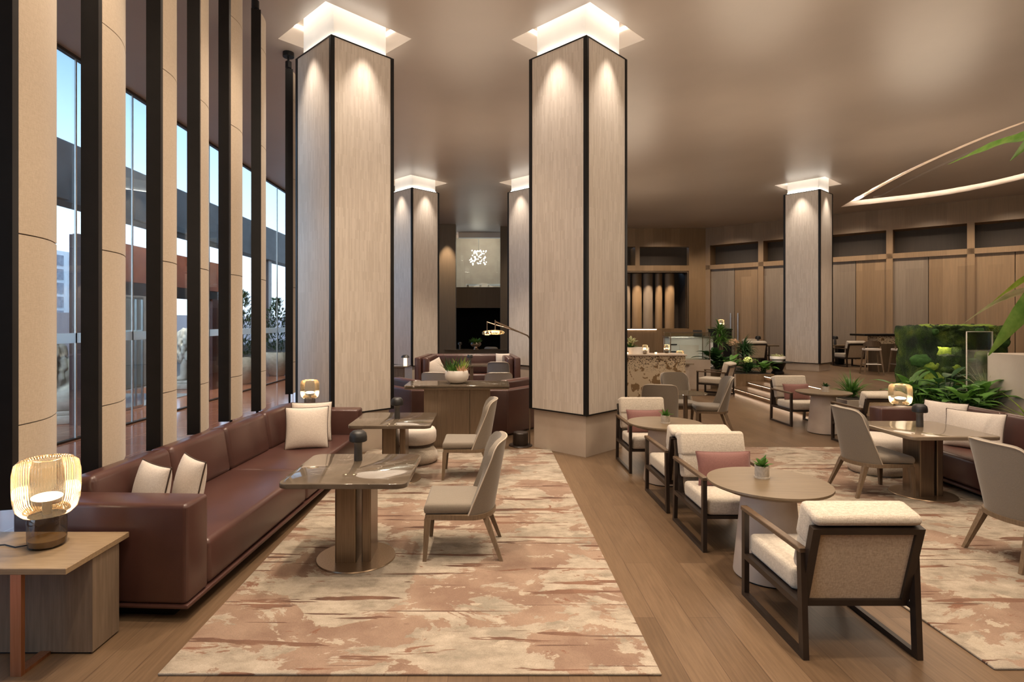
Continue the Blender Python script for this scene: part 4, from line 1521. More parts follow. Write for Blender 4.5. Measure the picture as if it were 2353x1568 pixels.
for (x, y, zt, dia) in ((-0.40, 0.0, 1.98, 0.30), (-0.53, 0.55, 1.96, 0.17)):
    m = MB(); m.tube([(x, y, zt), (x, y, zt - 0.165)], 0.009, 8)
    h = m.out('hanger', mat_bronze, t)
    m = MB(); zz = zt - 0.2
    m.lathe([(0.02, zz + 0.04), (dia * 0.36, zz + 0.036), (dia * 0.48, zz + 0.015), (dia * 0.5, zz), (dia * 0.46, zz - 0.022), (dia * 0.3, zz - 0.03), (0, zz - 0.032)], 32, (x, y, 0), close=False)
    sh = m.out('shade', mat_amber, t)
    m = MB(); m.lathe([(0, zz + 0.008), (dia * 0.22, zz + 0.008), (dia * 0.22, zz + 0.016), (0, zz + 0.016)], 20, (x, y, 0), close=False); m.out('bulb', mat_bulb, sh)

# ------------------------------------------------------------------ booths beyond the console
def booth(label, loc, rz, W, Dp, wing, hb, hc, group='burgundy leather booths'):
    """U-shaped booth: back panel along x at y=0 (outer face -y), wings going +y"""
    t = thing('leather_booth', label, 'sofa', loc, rz, group)
    m = MB(); m.box(-W / 2, W / 2, 0, 0.14, 0.02, hb, 0.03, 3); m.out('back', mat_leather, t)
    m = MB(); m.box(-W / 2 + 0.16, W / 2 - 0.16, 0.16, 0.36, 0.45, hc, 0.05, 3); m.out('back_cushion', mat_leather, t)
    m = MB(); m.box(-W / 2 + 0.12, W / 2 - 0.12, 0.14, 0.75, 0.05, 0.45, 0.04, 3); m.out('seat', mat_leather, t)
    for sx_ in (-1, 1):
        mm = Matrix.Translation((sx_ * W / 2, 0.02, 0)) @ Matrix.Rotation(-sx_ * R(wing), 4, 'Z')
        x0, x1 = sorted((0, -sx_ * 0.16))
        m = MB(); m.box(x0, x1, 0, Dp, 0.02, hb, 0.03, 3, mm); m.out('wing', mat_leather, t)
        x0, x1 = sorted((-sx_ * 0.17, -sx_ * 0.36))
        m = MB(); m.box(x0, x1, 0.2, Dp - 0.1, 0.45, hc, 0.05, 3, mm); m.out('wing_cushion', mat_leather, t)
        x0, x1 = sorted((-sx_ * 0.16, -sx_ * 0.7))
        m = MB(); m.box(x0, x1, 0.6, Dp - 0.02, 0.05, 0.44, 0.04, 3, mm); m.out('wing_seat', mat_leather, t)
    return t
booth('burgundy leather booth with its back to the console', (-0.49, 9.68, 0), 0, 1.66, 1.1, 38, 0.79, 0.92)
booth('burgundy leather booth facing us between the two far columns', (-0.55, 17.0, 0), R(180), 2.55, 1.9, 4, 1.0, 0.99)
t = thing('booth_table', 'dark table on a bronze post inside the far booth', 'table', (-0.35, 15.2, 0))
m = MB(); m.prism(rounded_rect(0.95, 0.75, 0.06), 0.78, 0.82); m.out('table_top', mat_marble, t, smooth=False)
m = MB(); m.box(-0.14, -0.05, -0.05, 0.05, 0.01, 0.78); m.out('column_leg', mat_bronze, t, smooth=False)
m = MB(); m.lathe([(0, 0), (0.28, 0), (0.28, 0.012), (0, 0.012)], 32, close=False); m.out('base_plate', mat_bronze, t)
ml = mushroom_lamp('mushroom_lamp', 'small mushroom lamp on the dark table inside the far booth', (-0.49, 15.2, 0.82))
dining_chair('dining_chair', 'pale grey shell-back chair seen from behind just past the console', (0.18, 11.35, 0), R(185), 'grey shell-back chairs', mat_grey)
dining_chair('dining_chair', 'pale grey shell-back chair half hidden behind the white planted bowl', (-1.0, 11.4, 0), R(170), 'grey shell-back chairs', mat_grey)
dining_chair('dining_chair', 'slate shell-back chair in front of the far booth', (0.27, 14.3, 0), R(175), 'grey shell-back chairs', mat_slate)
cushion('cushion', 'pale cushion leaning on the left wing of the far booth', 0.5, 0.5, 0.15, (-1.32, 15.4, 0.45), (R(-12), R(-24), R(25)), mat_cushion, mat_piping, cg)
cushion('cushion', 'pale cushion against the back of the far booth, toward the column', 0.42, 0.42, 0.15, (0.42, 16.45, 0.62), (R(-10), 0, 0), mat_cushion, mat_piping, cg)
t = thing('side_table', 'small slate side table with a lit mushroom lamp, left of the far booth', 'table', (-2.28, 14.6, 0), 0, 'side tables')
m = MB(); m.box(-0.34, 0.26, -0.28, 0.28, 0.80, 0.83); m.out('table_top', mat_marble, t, smooth=False)
m = MB(); m.box(-0.14, 0.12, -0.1, 0.1, 0.0, 0.80); m.out('block_leg', mat_greypanel, t, smooth=False)
t = thing('mushroom_lamp', 'mushroom lamp with a glowing stem on the slate side table', 'lamp', (-2.13, 14.6, 0.83), 0, lg)
m = MB(); m.lathe([(0, 0), (0.045, 0), (0.047, 0.01), (0.045, 0.20), (0, 0.20)], 20, close=False); m.out('stem', emis('glowing_stem', (1.0, 0.72, 0.42), 2.2), t)
m = MB(); m.lathe([(0.0, 0.2), (0.10, 0.2), (0.108, 0.21), (0.09, 0.25), (0.05, 0.272), (0, 0.278)], 24, close=False); m.out('shade', mat_lamp_black, t)

# sideboard at the far end with vase and lamp
t = thing('sideboard', 'dark sideboard at the far end, behind the far booth', 'cabinet', (-0.35, 20.6, 0))
m = MB(); m.box(-1.2, 1.4, -0.25, 0.25, 0, 0.92); m.out('body', mat_wooddark, t, smooth=False)
m = MB(); m.box(-1.25, 1.45, -0.3, 0.3, 0.92, 0.96); m.out('top', mat_marble, t, smooth=False)
random.seed(31)
t = thing('planted_vase', 'mirrored bowl with a round green plant at the far end', 'plant', (-0.45, 20.6, 0.96))
m = MB(); m.lathe([(0, 0), (0.10, 0), (0.05, 0.05), (0.12, 0.09), (0.19, 0.16), (0.20, 0.2), (0.17, 0.25), (0, 0.24)], 28, close=False); m.out('bowl', mat_silver, t)
m = MB()
for i in range(120):
    a = random.uniform(0, 2 * PI); r = 0.15 * math.sqrt(random.random())
    m.blade((r * math.cos(a), r * math.sin(a), 0.24), a, random.uniform(0.2, 1.5), random.uniform(0.10, 0.22), 0.05, 0.8, 3, 0.2)
m.out('foliage', mat_leaf, t)
mushroom_lamp('mushroom_lamp', 'small lit lamp left of the mirrored bowl at the far end', (-1.02, 20.5, 0.96))
dining_chair('dining_chair', 'grey shell-back chair by the dark far doorway, right of the mirrored bowl', (0.16, 22.6, 0.12), R(170), 'grey shell-back chairs', mat_grey).location.z = 0.0

# ------------------------------------------------------------------ floral bar and what stands on it
t = thing('bar_counter', 'stone-topped bar with a gilded floral front', 'counter', (3.9, 14.55, 0))
m = MB(); m.box(-1.6, 1.04, -0.30, 0.35, 0.0, 1.10); m.out('front', mat_floral, t, smooth=False)
m = MB(); m.box(-1.63, 1.07, -0.34, 0.40, 1.10, 1.135, 0.004, 1); m.out('worktop', mat_stone, t, smooth=False)
bl = 'ribbed amber glass lamps'
for i, (x, y, z, sc_, lab) in enumerate(((3.98, 14.45, 1.135, 0.42, 'small glowing glass lamp on the floral bar, beside the white planter'), (4.63, 14.75, 1.135, 0.42, 'small glowing glass lamp near the right end of the floral bar'))):
    glass_lamp('glass_table_lamp', lab, (x, y, z), sc_)
glass_lamp('glass_table_lamp', 'glowing glass lamp on the low table just past the floral bar', (5.40, 16.02, 0.80), 0.62)
glass_lamp('glass_table_lamp', 'glowing glass lamp on the black cabinet behind the dracaena', (8.35, 20.4, 1.70), 0.62)
glass_lamp('glass_table_lamp', 'amber glass lamp between the planting and the far arm of the right sofa', (6.10, 8.42, 0.56), 0.86)
random.seed(41)
t = thing('bar_planter', 'white trough with a pale-leaved plant on the floral bar', 'plant', (3.78, 14.6, 1.135))
m = MB(); m.prism(rounded_rect(0.66, 0.24, 0.05), 0.0, 0.16); m.prism(rounded_rect(0.60, 0.18, 0.03), 0.16, 0.165); m.out('trough', mat_white, t, smooth=False)
m = MB()
for i in range(26):
    a = random.uniform(0, 2 * PI)
    m.blade((-0.13 + random.uniform(-0.05, 0.05), random.uniform(-0.04, 0.04), 0.16 + random.uniform(0, 0.12)), a, random.uniform(0.5, 1.5), random.uniform(0.16, 0.27), 0.055, 0.9, 5, 0.25)
m.out('foliage', mat_leaf_pale, t)
m = MB()
for i in range(26):
    a = random.uniform(0, 2 * PI)
    m.blade((-0.13 + random.uniform(-0.06, 0.06), random.uniform(-0.05, 0.05), 0.16), a, random.uniform(0.2, 1.2), random.uniform(0.1, 0.2), 0.05, 0.9, 4, 0.25)
m.out('foliage', mat_leaf, t)
for i, (x, lab) in enumerate(((3.52, 'left end of the floral bar'), (4.25, 'middle of the floral bar'))):
    t = thing('tea_light', f'tiny candle glass glowing at the {lab}', 'candle', (x, 14.42, 1.135), 0, 'tea lights')
    m = MB(); m.lathe([(0.035, 0), (0.04, 0.08)], 16, close=False); m.out('glass', mat_smoke, t)
    m = MB(); m.lathe([(0, 0.005), (0.028, 0.005), (0.028, 0.045), (0, 0.045)], 12, close=False); m.out('candle', mat_candle, t)

t = thing('back_screen', 'chest-high oak screen with a lit top edge behind the floral bar', 'screen', (4.6, 18.6, 0))
m = MB(); m.box(-2.6, 0.92, 0, 0.12, 0, 1.71); m.out('panel', mat_woodwall, t, smooth=False)
m = MB(); m.box(-2.6, 0.92, -0.02, 0.14, 1.71, 1.74); m.out('top_edge', mat_sidewood, t, smooth=False)
m = MB(); m.box(-2.55, 0.90, -0.016, -0.004, 1.695, 1.709); m.out('light_strip', mat_led_step, t, smooth=False)

t = thing('display_case', 'clear glass case on a pale cabinet behind the floral bar', 'cabinet', (5.9, 16.8, 0))
m = MB(); m.box(-0.62, 0.55, -0.3, 0.3, 0, 0.85); m.out('cabinet', mat_stone, t, smooth=False)
m = MB(); m.box(-0.60, 0.53, -0.28, 0.28, 0.85, 1.62); m.out('glass_box', mat_glass_i, t, smooth=False)
m = MB()
for a, b in ((-0.61, -0.29), (0.53, -0.29), (-0.61, 0.27), (0.53, 0.27)):
    m.box(a - 0.006, a + 0.014, b, b + 0.02, 0.85, 1.64)
m.box(-0.62, 0.55, -0.29, -0.27, 1.62, 1.645); m.box(-0.62, 0.55, 0.27, 0.29, 1.62, 1.645)
m.out('case_frame', mat_bronze, t, smooth=False)
t = thing('service_cabinet', 'white service cabinet with drawers seen through the glass case', 'cabinet', (6.35, 18.85, 0))
m = MB(); m.box(-0.35, 1.1, 0, 0.6, 0, 1.42); m.out('body', mat_neck, t, smooth=False)
m = MB(); m.box(-0.38, 1.13, -0.03, 0.63, 1.42, 1.46); m.out('worktop', mat_steel, t, smooth=False)
m = MB(); m.box(-0.02, 0.62, -0.015, 0.0, 0.2, 1.18); m.out('cabinet_door', mat_white, t, smooth=False)
for k in range(3):
    m = MB(); m.box(-0.30, -0.10, -0.02, 0.0, 0.7 + k * 0.24, 0.74 + k * 0.24); m.out('drawer_pull', mat_black, t, smooth=False)
t = thing('card_terminal', 'dark till screen on the white service cabinet', 'till', (7.05, 19.05, 1.46))
m = MB(); m.box(-0.16, 0.16, -0.12, 0.12, 0, 0.04, 0.01, 1); m.out('base', mat_black, t)
m = MB(); m.box(-0.15, 0.15, -0.012, 0.012, 0.0, 0.2, 0.006, 1, Matrix.Translation((0, 0.05, 0.03)) @ Matrix.Rotation(R(-25), 4, 'X')); m.out('screen', mat_lamp_black, t)
t = thing('black_cabinet', 'tall black cabinet behind the dracaena', 'cabinet', (8.35, 20.5, 0))
m = MB(); m.box(-0.32, 0.32, -0.25, 0.25, 0.42, 1.66); m.out('body', mat_blackgap, t, smooth=False)
m = MB(); m.box(-0.34, 0.34, -0.27, 0.27, 1.66, 1.70); m.out('top', mat_black, t, smooth=False)
t = thing('low_table', 'low stone table just past the right end of the floral bar', 'table', (5.40, 16.05, 0))
m = MB(); m.box(-0.3, 0.3, -0.3, 0.3, 0.76, 0.80); m.out('table_top', mat_marble_l, t, smooth=False)
m = MB(); m.box(-0.2, 0.2, -0.2, 0.2, 0, 0.76); m.out('pedestal', mat_plaster, t, smooth=False)

# ------------------------------------------------------------------ planter by the steps
t = thing('stone_planter', 'low oak-faced planter wall beside the lit steps', 'planter', (6.95, 16.05, 0))
m = MB(); m.prism([(0, 0), (1.12, 0), (1.12, 2.6), (-0.35, 2.6)], 0, 0.47); m.out('trough', mat_woodwall, t, smooth=False)
m = MB(); m.prism([(0.06, 0.06), (1.06, 0.06), (1.06, 2.5), (-0.25, 2.5)], 0.47, 0.485); m.out('soil', mat_soil, t, smooth=False)
m = MB(); m.box(-0.02, 0.025, -0.03, 0.01, 0.0, 0.475); m.out('corner_trim', mat_stone, t, smooth=False)

def plant(label, loc, kind, seed, name='leafy_plant', group=None, **k):
    random.seed(seed)
    t = thing(name, label, 'plant', loc, 0, group)
    H = k.get('h', 0.8); W = k.get('w', 0.4); mt = k.get('mat', mat_leaf)
    if kind == 'dracaena':
        m = MB()
        for dx, dy, hh in ((0, 0, H * 0.62), (0.08, 0.06, H * 0.5)):
            m.tube([(dx, dy, 0), (dx + 0.03, dy, hh * 0.5), (dx * 1.5, dy, hh)], [0.035, 0.03, 0.025], 8)
        m.out('trunk', mat_bark, t)
        m = MB()
        for dx, dy, hh in ((0, 0, H * 0.62), (0.12, 0.06, H * 0.5), (-0.02, 0, H * 0.45)):
            for i in range(60):
                a = random.uniform(0, 2 * PI)
                m.blade((dx, dy, hh + random.uniform(-0.05, 0.12)), a, random.uniform(-0.1, 1.45), random.uniform(0.25, 0.45) * W / 0.4, 0.05, random.uniform(0.9, 1.9), 6, 0.3, 'strap')
        m.out('foliage', mt, t)
    elif kind == 'broad':
        n = k.get('n', 22)
        st = MB(); fo = MB()
        for i in range(n):
            a = random.uniform(0, 2 * PI); L1 = random.uniform(0.25, 0.8) * H; el = random.uniform(0.75, 1.5)
            b = Vector((random.uniform(-0.06, 0.06), random.uniform(-0.06, 0.06), 0))
            e = b + Vector((math.cos(a) * math.cos(el), math.sin(a) * math.cos(el), math.sin(el))) * L1
            st.tube([b, (b + e) / 2 + Vector((0, 0, 0.02)), e], 0.006, 5)
            fo.blade(e, a, el * random.uniform(0.2, 0.7), random.uniform(0.6, 1.1) * W, random.uniform(0.3, 0.5) * W, random.uniform(0.5, 1.3), 6, 0.2)
        st.out('stems', mat_leaf_dark, t); fo.out('foliage', mt, t)
    elif kind == 'spiky':
        fo = MB()
        for i in range(k.get('n', 60)):
            a = random.uniform(0, 2 * PI)
            fo.blade((0.03 * math.cos(a), 0.03 * math.sin(a), random.uniform(0, 0.1)), a, random.uniform(0.1, 1.5), random.uniform(0.55, 1.0) * H, k.get('lw', 0.03), random.uniform(0.3, 1.5), 6, 0.3, 'strap')
        fo.out('foliage', mt, t)
    return t
pg = 'plants in the planter by the steps'
plant('tall dracaena with arching leaves rising from the planter by the steps', (7.15, 17.6, 0.485), 'dracaena', 51, 'dracaena', pg, h=1.75, w=0.5, mat=mat_leaf)
plant('broad-leaved plant at the left end of the planter by the steps', (6.80, 16.9, 0.485), 'broad', 52, 'leafy_plant', pg, h=0.66, w=0.55, n=40, mat=mat_leaf_dark)
plant('broad green plant at the foot of the dracaena', (7.1, 16.6, 0.485), 'broad', 53, 'leafy_plant', pg, h=0.45, w=0.36, n=30, mat=mat_leaf)
plant('dark strap-leaved plant in the middle of the planter by the steps', (7.72, 17.2, 0.485), 'dracaena', 54, 'leafy_plant', pg, h=1.0, w=0.44, mat=mat_leaf_dark)
plant('dark spiky plant at the front right of the planter by the steps', (7.52, 16.45, 0.485), 'spiky', 55, 'spiky_plant', pg, h=0.52, n=110, lw=0.045, mat=mat_leaf_dark)
plant('bright green plant at the right end of the planter, near the top step', (7.95, 16.45, 0.485), 'broad', 56, 'leafy_plant', pg, h=0.36, w=0.36, n=26, mat=mat_leaf)
random.seed(57)
t = thing('hydrangea', 'round pale green flower head in the planter by the steps', 'plant', (7.42, 16.3, 0.485), 0, pg)
m = MB(); m.tube([(0, 0, 0), (0.02, 0, 0.3)], 0.008, 6); m.out('stem', mat_leaf_dark, t)
m = MB()
for i in range(90):
    a = random.uniform(0, 2 * PI); z = random.uniform(-0.6, 1); rr = math.sqrt(max(0, 1 - z * z))
    m.ell((0.02 + 0.10 * rr * math.cos(a), 0.10 * rr * math.sin(a), 0.36 + 0.09 * z), (0.024, 0.024, 0.018), 1)
m.out('flower', M('hydrangea_petal', (0.42, 0.52, 0.14), (0.60, 0.66, 0.28), 30, rough=0.7), t)
t = thing('rose_hydrangea', 'pale pink flower head behind the dark strap-leaved plant', 'plant', (7.70, 17.9, 0.485), 0, pg)
m = MB(); m.tube([(0, 0, 0), (0.0, 0, 0.72)], 0.01, 6); m.out('stem', mat_leaf_dark, t)
m = MB()
for i in range(80):
    a = random.uniform(0, 2 * PI); z = random.uniform(-0.6, 1); rr = math.sqrt(max(0, 1 - z * z))
    m.ell((0.17 * rr * math.cos(a), 0.15 * rr * math.sin(a), 0.80 + 0.12 * z), (0.04, 0.04, 0.03), 1)
m.out('flower', mat_flower, t)

# black pedestal and white bowl on the raised floor
t = thing('pedestal_bowl', 'black tapered pedestal with a wide rim at the top of the steps', 'pedestal', (8.52, 16.75, 0.42))
m = MB(); m.lathe([(0, 0), (0.17, 0), (0.17, 0.05), (0.13, 0.10), (0.23, 0.33), (0.42, 0.345), (0.42, 0.36), (0, 0.36)], 32, close=False); m.out('body', mat_black, t)
random.seed(61)
t = thing('white_planter', 'white pot of pale flowers on the black pedestal', 'plant', (8.52, 16.75, 0.78))
m = MB(); m.lathe([(0, 0), (0.14, 0), (0.15, 0.05), (0.21, 0.08), (0.21, 0.15), (0.17, 0.16), (0, 0.15)], 28, close=False); m.out('pot', mat_white, t)
m = MB()
for i in range(60):
    a = random.uniform(0, 2 * PI); r = 0.16 * math.sqrt(random.random())
    m.blade((r * math.cos(a), r * math.sin(a), 0.15), a, random.uniform(0.1, 1.4), random.uniform(0.05, 0.11), 0.05, 0.6, 3, 0.2)
m.out('foliage', mat_leaf_pale, t)

# tables and lamps on the raised floor
for x, lab in ((9.85, 'left of the column'), (12.62, 'right of the column')):
    t = thing('square_table', f'small tan table between lounge chairs on the raised floor, {lab}', 'table', (x, 20.45, 0.42), 0, 'small tables on the raised floor')
    m = MB(); m.prism(rounded_rect(0.9, 0.7, 0.04), 0.66, 0.70); m.out('table_top', mat_tablewood, t, smooth=False)
    m = MB(); m.box(-0.1, 0.1, -0.1, 0.1, 0.015, 0.66); m.out('column_leg', mat_black, t, smooth=False)
    m = MB(); m.box(-0.28, 0.28, -0.28, 0.28, 0, 0.015); m.out('base_plate', mat_black, t, smooth=False)
    mushroom_lamp('mushroom_lamp', f'tiny mushroom lamp on the raised-floor table {lab}', (x - 0.15, 20.45, 1.12)).scale = (1.25,) * 3
t = thing('bench', 'low cream bench against the panelled wall, just right of the raised column', 'bench', (11.55, 21.3, 0.42))
m = MB(); m.box(-0.35, 0.35, -0.3, 0.3, 0.25, 0.46, 0.03, 2); m.out('seat', mat_boucle, t)
m = MB(); m.box(-0.33, 0.33, -0.28, 0.28, 0, 0.25); m.out('base', mat_dark, t, smooth=False)

# high table with stools
t = thing('high_table', 'black-topped high table with a patterned front on the raised floor', 'table', (12.45, 17.6, 0.42))
m = MB(); m.box(-1.05, 1.4, -0.35, 0.35, 1.10, 1.16, 0.01, 1); m.out('table_top', mat_black, t, smooth=False)
m = MB(); m.box(-0.55, 1.15, -0.22, 0.22, 0, 0.86); m.out('base', mat_wooddark, t, smooth=False)
m = MB(); m.box(-0.56, 1.16, -0.23, 0.23, 0.86, 1.10); m.out('patterned_band', mat_floral, t, smooth=False)

def bar_stool(label, loc, rz):
    t = thing('bar_stool', label, 'stool', loc, rz, 'oak bar stools')
    m = MB(); m.prism(rounded_rect(0.42, 0.40, 0.07), 0.70, 0.755, 0.012, 2); m.out('seat', mat_cushion, t)
    for sx_ in (-1, 1):
        for sy_ in (-1, 1):
            m = MB(); m.taper((sx_ * 0.24, sy_ * 0.23 + (0.03 if sy_ > 0 else 0), 0), (sx_ * 0.17, sy_ * 0.16, 0.71), 0.02, 0.03); m.out('leg', mat_legwood, t, smooth=False)
    m = MB()
    for a, b in (((-0.205, -0.2, 0.30), (0.205, -0.2, 0.30)), ((-0.205, 0.21, 0.30), (0.205, 0.21, 0.30)), ((-0.205, -0.2, 0.30), (-0.205, 0.21, 0.30)), ((0.205, -0.2, 0.30), (0.205, 0.21, 0.30))):
        m.tube([a, b], 0.012, 6)
    m.out('footrest', mat_steel, t)
    P = []
    for i in range(13):
        u = -1 + 2 * i / 12
        ph = R(95) * u
        hh = 0.17 * (1 - 0.75 * abs(u) ** 2.5)
        P.append([Vector((0.225 * math.sin(ph), 0.02 + 0.19 * math.cos(ph), 0.74 + (0.07 if abs(u) < 0.9 else 0.0) + k * hh * 0.5)) for k in range(3)])
    m = MB(); V, F = m.grid(P); bmesh.ops.solidify(m.bm, geom=F, thickness=0.03); m.out('backrest', mat_legwood, t)
    m = MB(); m.beam((-0.19, 0.10, 0.72), (-0.21, 0.07, 0.82), 0.03, 0.03); m.beam((0.19, 0.10, 0.72), (0.21, 0.07, 0.82), 0.03, 0.03); m.out('back_post', mat_legwood, t, smooth=False)
    return t
bs = bar_stool('oak bar stool at the left end of the high table', (11.2, 16.62, 0.42), R(160))
dup(bs, (11.95, 16.45, 0.42), R(172), 'oak bar stool in the middle of the three at the high table')
dup(bs, (12.75, 16.40, 0.42), R(176), 'oak bar stool nearest the moss wall')

# ------------------------------------------------------------------ planting on the right
def noise_disp(o, strength, size, seed=0):
    tx = bpy.data.textures.new('moss_clumps', 'CLOUDS'); tx.noise_scale = size; tx.noise_depth = 3
    md = o.modifiers.new('d', 'DISPLACE'); md.texture = tx; md.strength = strength; md.mid_level = 0.5; md.texture_coords = 'GLOBAL'

t = thing('moss_wall', 'free-standing block clad in moss with a lit lime niche', 'plant', (7.34, 9.7, 0))
def subbox(m, x0, x1, y0, y1, z0, z1, n):
    m.box(x0, x1, y0, y1, z0, z1)
    bmesh.ops.subdivide_edges(m.bm, edges=m.bm.edges[:], cuts=n, use_grid_fill=True)
# front is built around the niche
m = MB()
for x0, x1, z0, z1 in ((0, 0.30, 0, 1.87), (0.74, 1.5, 0, 1.87), (0.30, 0.74, 0, 1.37), (0.30, 0.74, 1.54, 1.87)):
    b = MB(); subbox(b, x0, x1, 0, 0.55, z0, z1, 18)
    me = bpy.data.meshes.new('tmp'); b.bm.to_mesh(me); b.bm.free(); m.bm.from_mesh(me); bpy.data.meshes.remove(me)
bmesh.ops.remove_doubles(m.bm, verts=m.bm.verts, dist=0.001)
o = m.out('moss_body', mat_moss, t, angle=180); noise_disp(o, 0.12, 0.15); noise_disp(o, 0.06, 0.045)
m = MB(); m.box(0.30, 0.74, 0.22, 0.5, 1.37, 1.54); m.out('niche', mat_moss_lime, t, smooth=False)
m = MB(); m.box(0.31, 0.73, 0.14, 0.2, 1.536, 1.54); m.out('light_strip', mat_led, t, smooth=False)
random.seed(71)
for k in range(54):
    x, z = random.uniform(0.04, 1.45), random.uniform(0.5, 1.84)
    r = random.uniform(0.05, 0.15)
    if 0.10 < x < 0.92 and 1.22 < z < 1.70:
        continue
    lime = random.random() < (0.55 if 1.1 < z < 1.36 else 0.2)
    m = MB(); m.ell((x, 0.0, z), (r * random.uniform(0.8, 1.6), 0.055, r * random.uniform(0.6, 1.0)), 3, None, 0.04)
    noise_disp(m.out('moss_clump', mat_moss_lime if lime else (mat_moss_green if k % 2 else mat_moss), t, angle=180), 0.07, 0.05)
for (x, r) in ((0.3, 0.16), (0.62, 0.13), (0.95, 0.17), (1.25, 0.19)):
    m = MB(); m.ell((x, 0.2, 1.86), (r, r * 1.1, 0.05), 3, None, 0.05)
    noise_disp(m.out('moss_clump', mat_moss_lime, t, angle=180), 0.05, 0.05)

t = thing('glass_screen', 'clear glass panel with polished edges standing in front of the moss wall', 'screen', (7.42, 8.82, 0))
m = MB(); m.box(0.0, 0.40, 0, 0.012, 0.3, 1.80); m.box(0.40, 0.41, 0, 0.3, 0.3, 1.80); m.out('pane', mat_glass_i, t, smooth=False)
m = MB()
for x in (0.0, 0.40):
    m.box(x - 0.004, x + 0.004, -0.002, 0.013, 0.3, 1.80)
m.box(0, 0.40, -0.001, 0.013, 1.794, 1.802)
m.out('glass_edge', mat_pot, t, smooth=False)

m = MB(); m.prism(rounded_rect(1.1, 0.9, 0.04), 0, 1.47)
sb = m.out('stone_block', mat_stone, None, smooth=False, loc=(8.25, 8.35, 0)); sb['label'] = 'pale rounded stone block behind the right sofa, cut off by the right edge'; sb['category'] = 'plinth'

t = thing('garden_trough', 'long low trough of soil behind the right sofa', 'planter', (7.15, 8.75, 0))
m = MB(); m.box(-0.55, 0.55, -1.85, 0.85, 0, 0.5); m.out('trough', mat_greypanel, t, smooth=False)
m = MB(); m.box(-0.5, 0.5, -1.8, 0.8, 0.5, 0.52); m.out('soil', mat_soil, t, smooth=False)
g2 = 'plants in the trough behind the right sofa'
for i, (x, y, kind, h, w_, mt, lab) in enumerate((
        (6.82, 9.2, 'broad', 0.62, 0.36, mat_leaf, 'broad green plant just right of the tall amber lamp, in the trough'),
        (7.15, 8.95, 'broad', 0.74, 0.36, mat_leaf_dark, 'dark broad-leaved plant at the foot of the moss wall'),
        (7.0, 8.4, 'broad', 0.50, 0.34, mat_leaf, 'green plant behind the pale cushions of the right sofa'),
        (7.45, 8.6, 'broad', 0.55, 0.36, mat_leaf, 'green plant at the foot of the glass screen'),
        (7.35, 7.7, 'spiky', 0.55, 0.3, mat_leaf_lime, 'lime spiky plant beside the pale stone block'),
        (6.78, 8.9, 'spiky', 0.55, 0.3, mat_leaf, 'grassy plant at the left end of the trough, by the amber lamp'))):
    plant(lab, (x, y, 0.52), kind, 80 + i, 'leafy_plant' if kind == 'broad' else 'spiky_plant', g2, h=h, w=w_, mat=mt, n=38, lw=0.03)
plant('pale bromeliad with long thin leaves seen through the glass screen', (7.90, 9.02, 0.75), 'spiky', 91, 'bromeliad', g2, h=0.55, n=46, lw=0.022, mat=mat_leaf_pale)
m = MB(); m.lathe([(0, 0), (0.16, 0), (0.2, 0.75), (0, 0.75)], 20, close=False)
tag(m.out('bromeliad_pot', mat_soil, None, loc=(7.90, 9.02, 0)), 'dark tall pot holding the pale bromeliad behind the glass screen', 'pot')

t = thing('stone_planter', 'small grey stone planter box of grasses in front of the raised floor', 'planter', (6.62, 10.35, 0))
m = MB(); m.box(-0.28, 0.30, -0.3, 0.45, 0, 0.56); m.out('trough', mat_stone, t, smooth=False)
m = MB(); m.box(-0.24, 0.26, -0.26, 0.41, 0.56, 0.57); m.out('soil', mat_soil, t, smooth=False)
plant('tuft of long green grass in the small grey stone planter', (6.64, 10.4, 0.57), 'spiky', 95, 'grass_tuft', None, h=0.48, n=120, lw=0.03, mat=mat_leaf)

t = thing('side_table', 'small oak side table at the far arm of the right sofa', 'table', (6.15, 8.40, 0), 0, 'side tables')
m = MB(); m.box(-0.42, 0.25, -0.2, 0.22, 0.53, 0.56); m.out('table_top', mat_sidewood, t, smooth=False)
m = MB(); m.box(-0.1, 0.15, -0.12, 0.12, 0, 0.53); m.out('block_leg', mat_greypanel, t, smooth=False)

# cushions on the right sofa
cushion('cushion', 'pale piped cushion on the right sofa, farther of the two', 0.50, 0.50, 0.17, (5.82, 7.32, 0.43), (R(-14), 0, R(-66)), mat_cushion, mat_piping, cg)
cushion('cushion', 'pale piped cushion on the right sofa, nearer of the two and in front', 0.58, 0.46, 0.18, (5.76, 6.78, 0.43), (R(-16), 0, R(-58)), mat_cushion, mat_piping, cg)

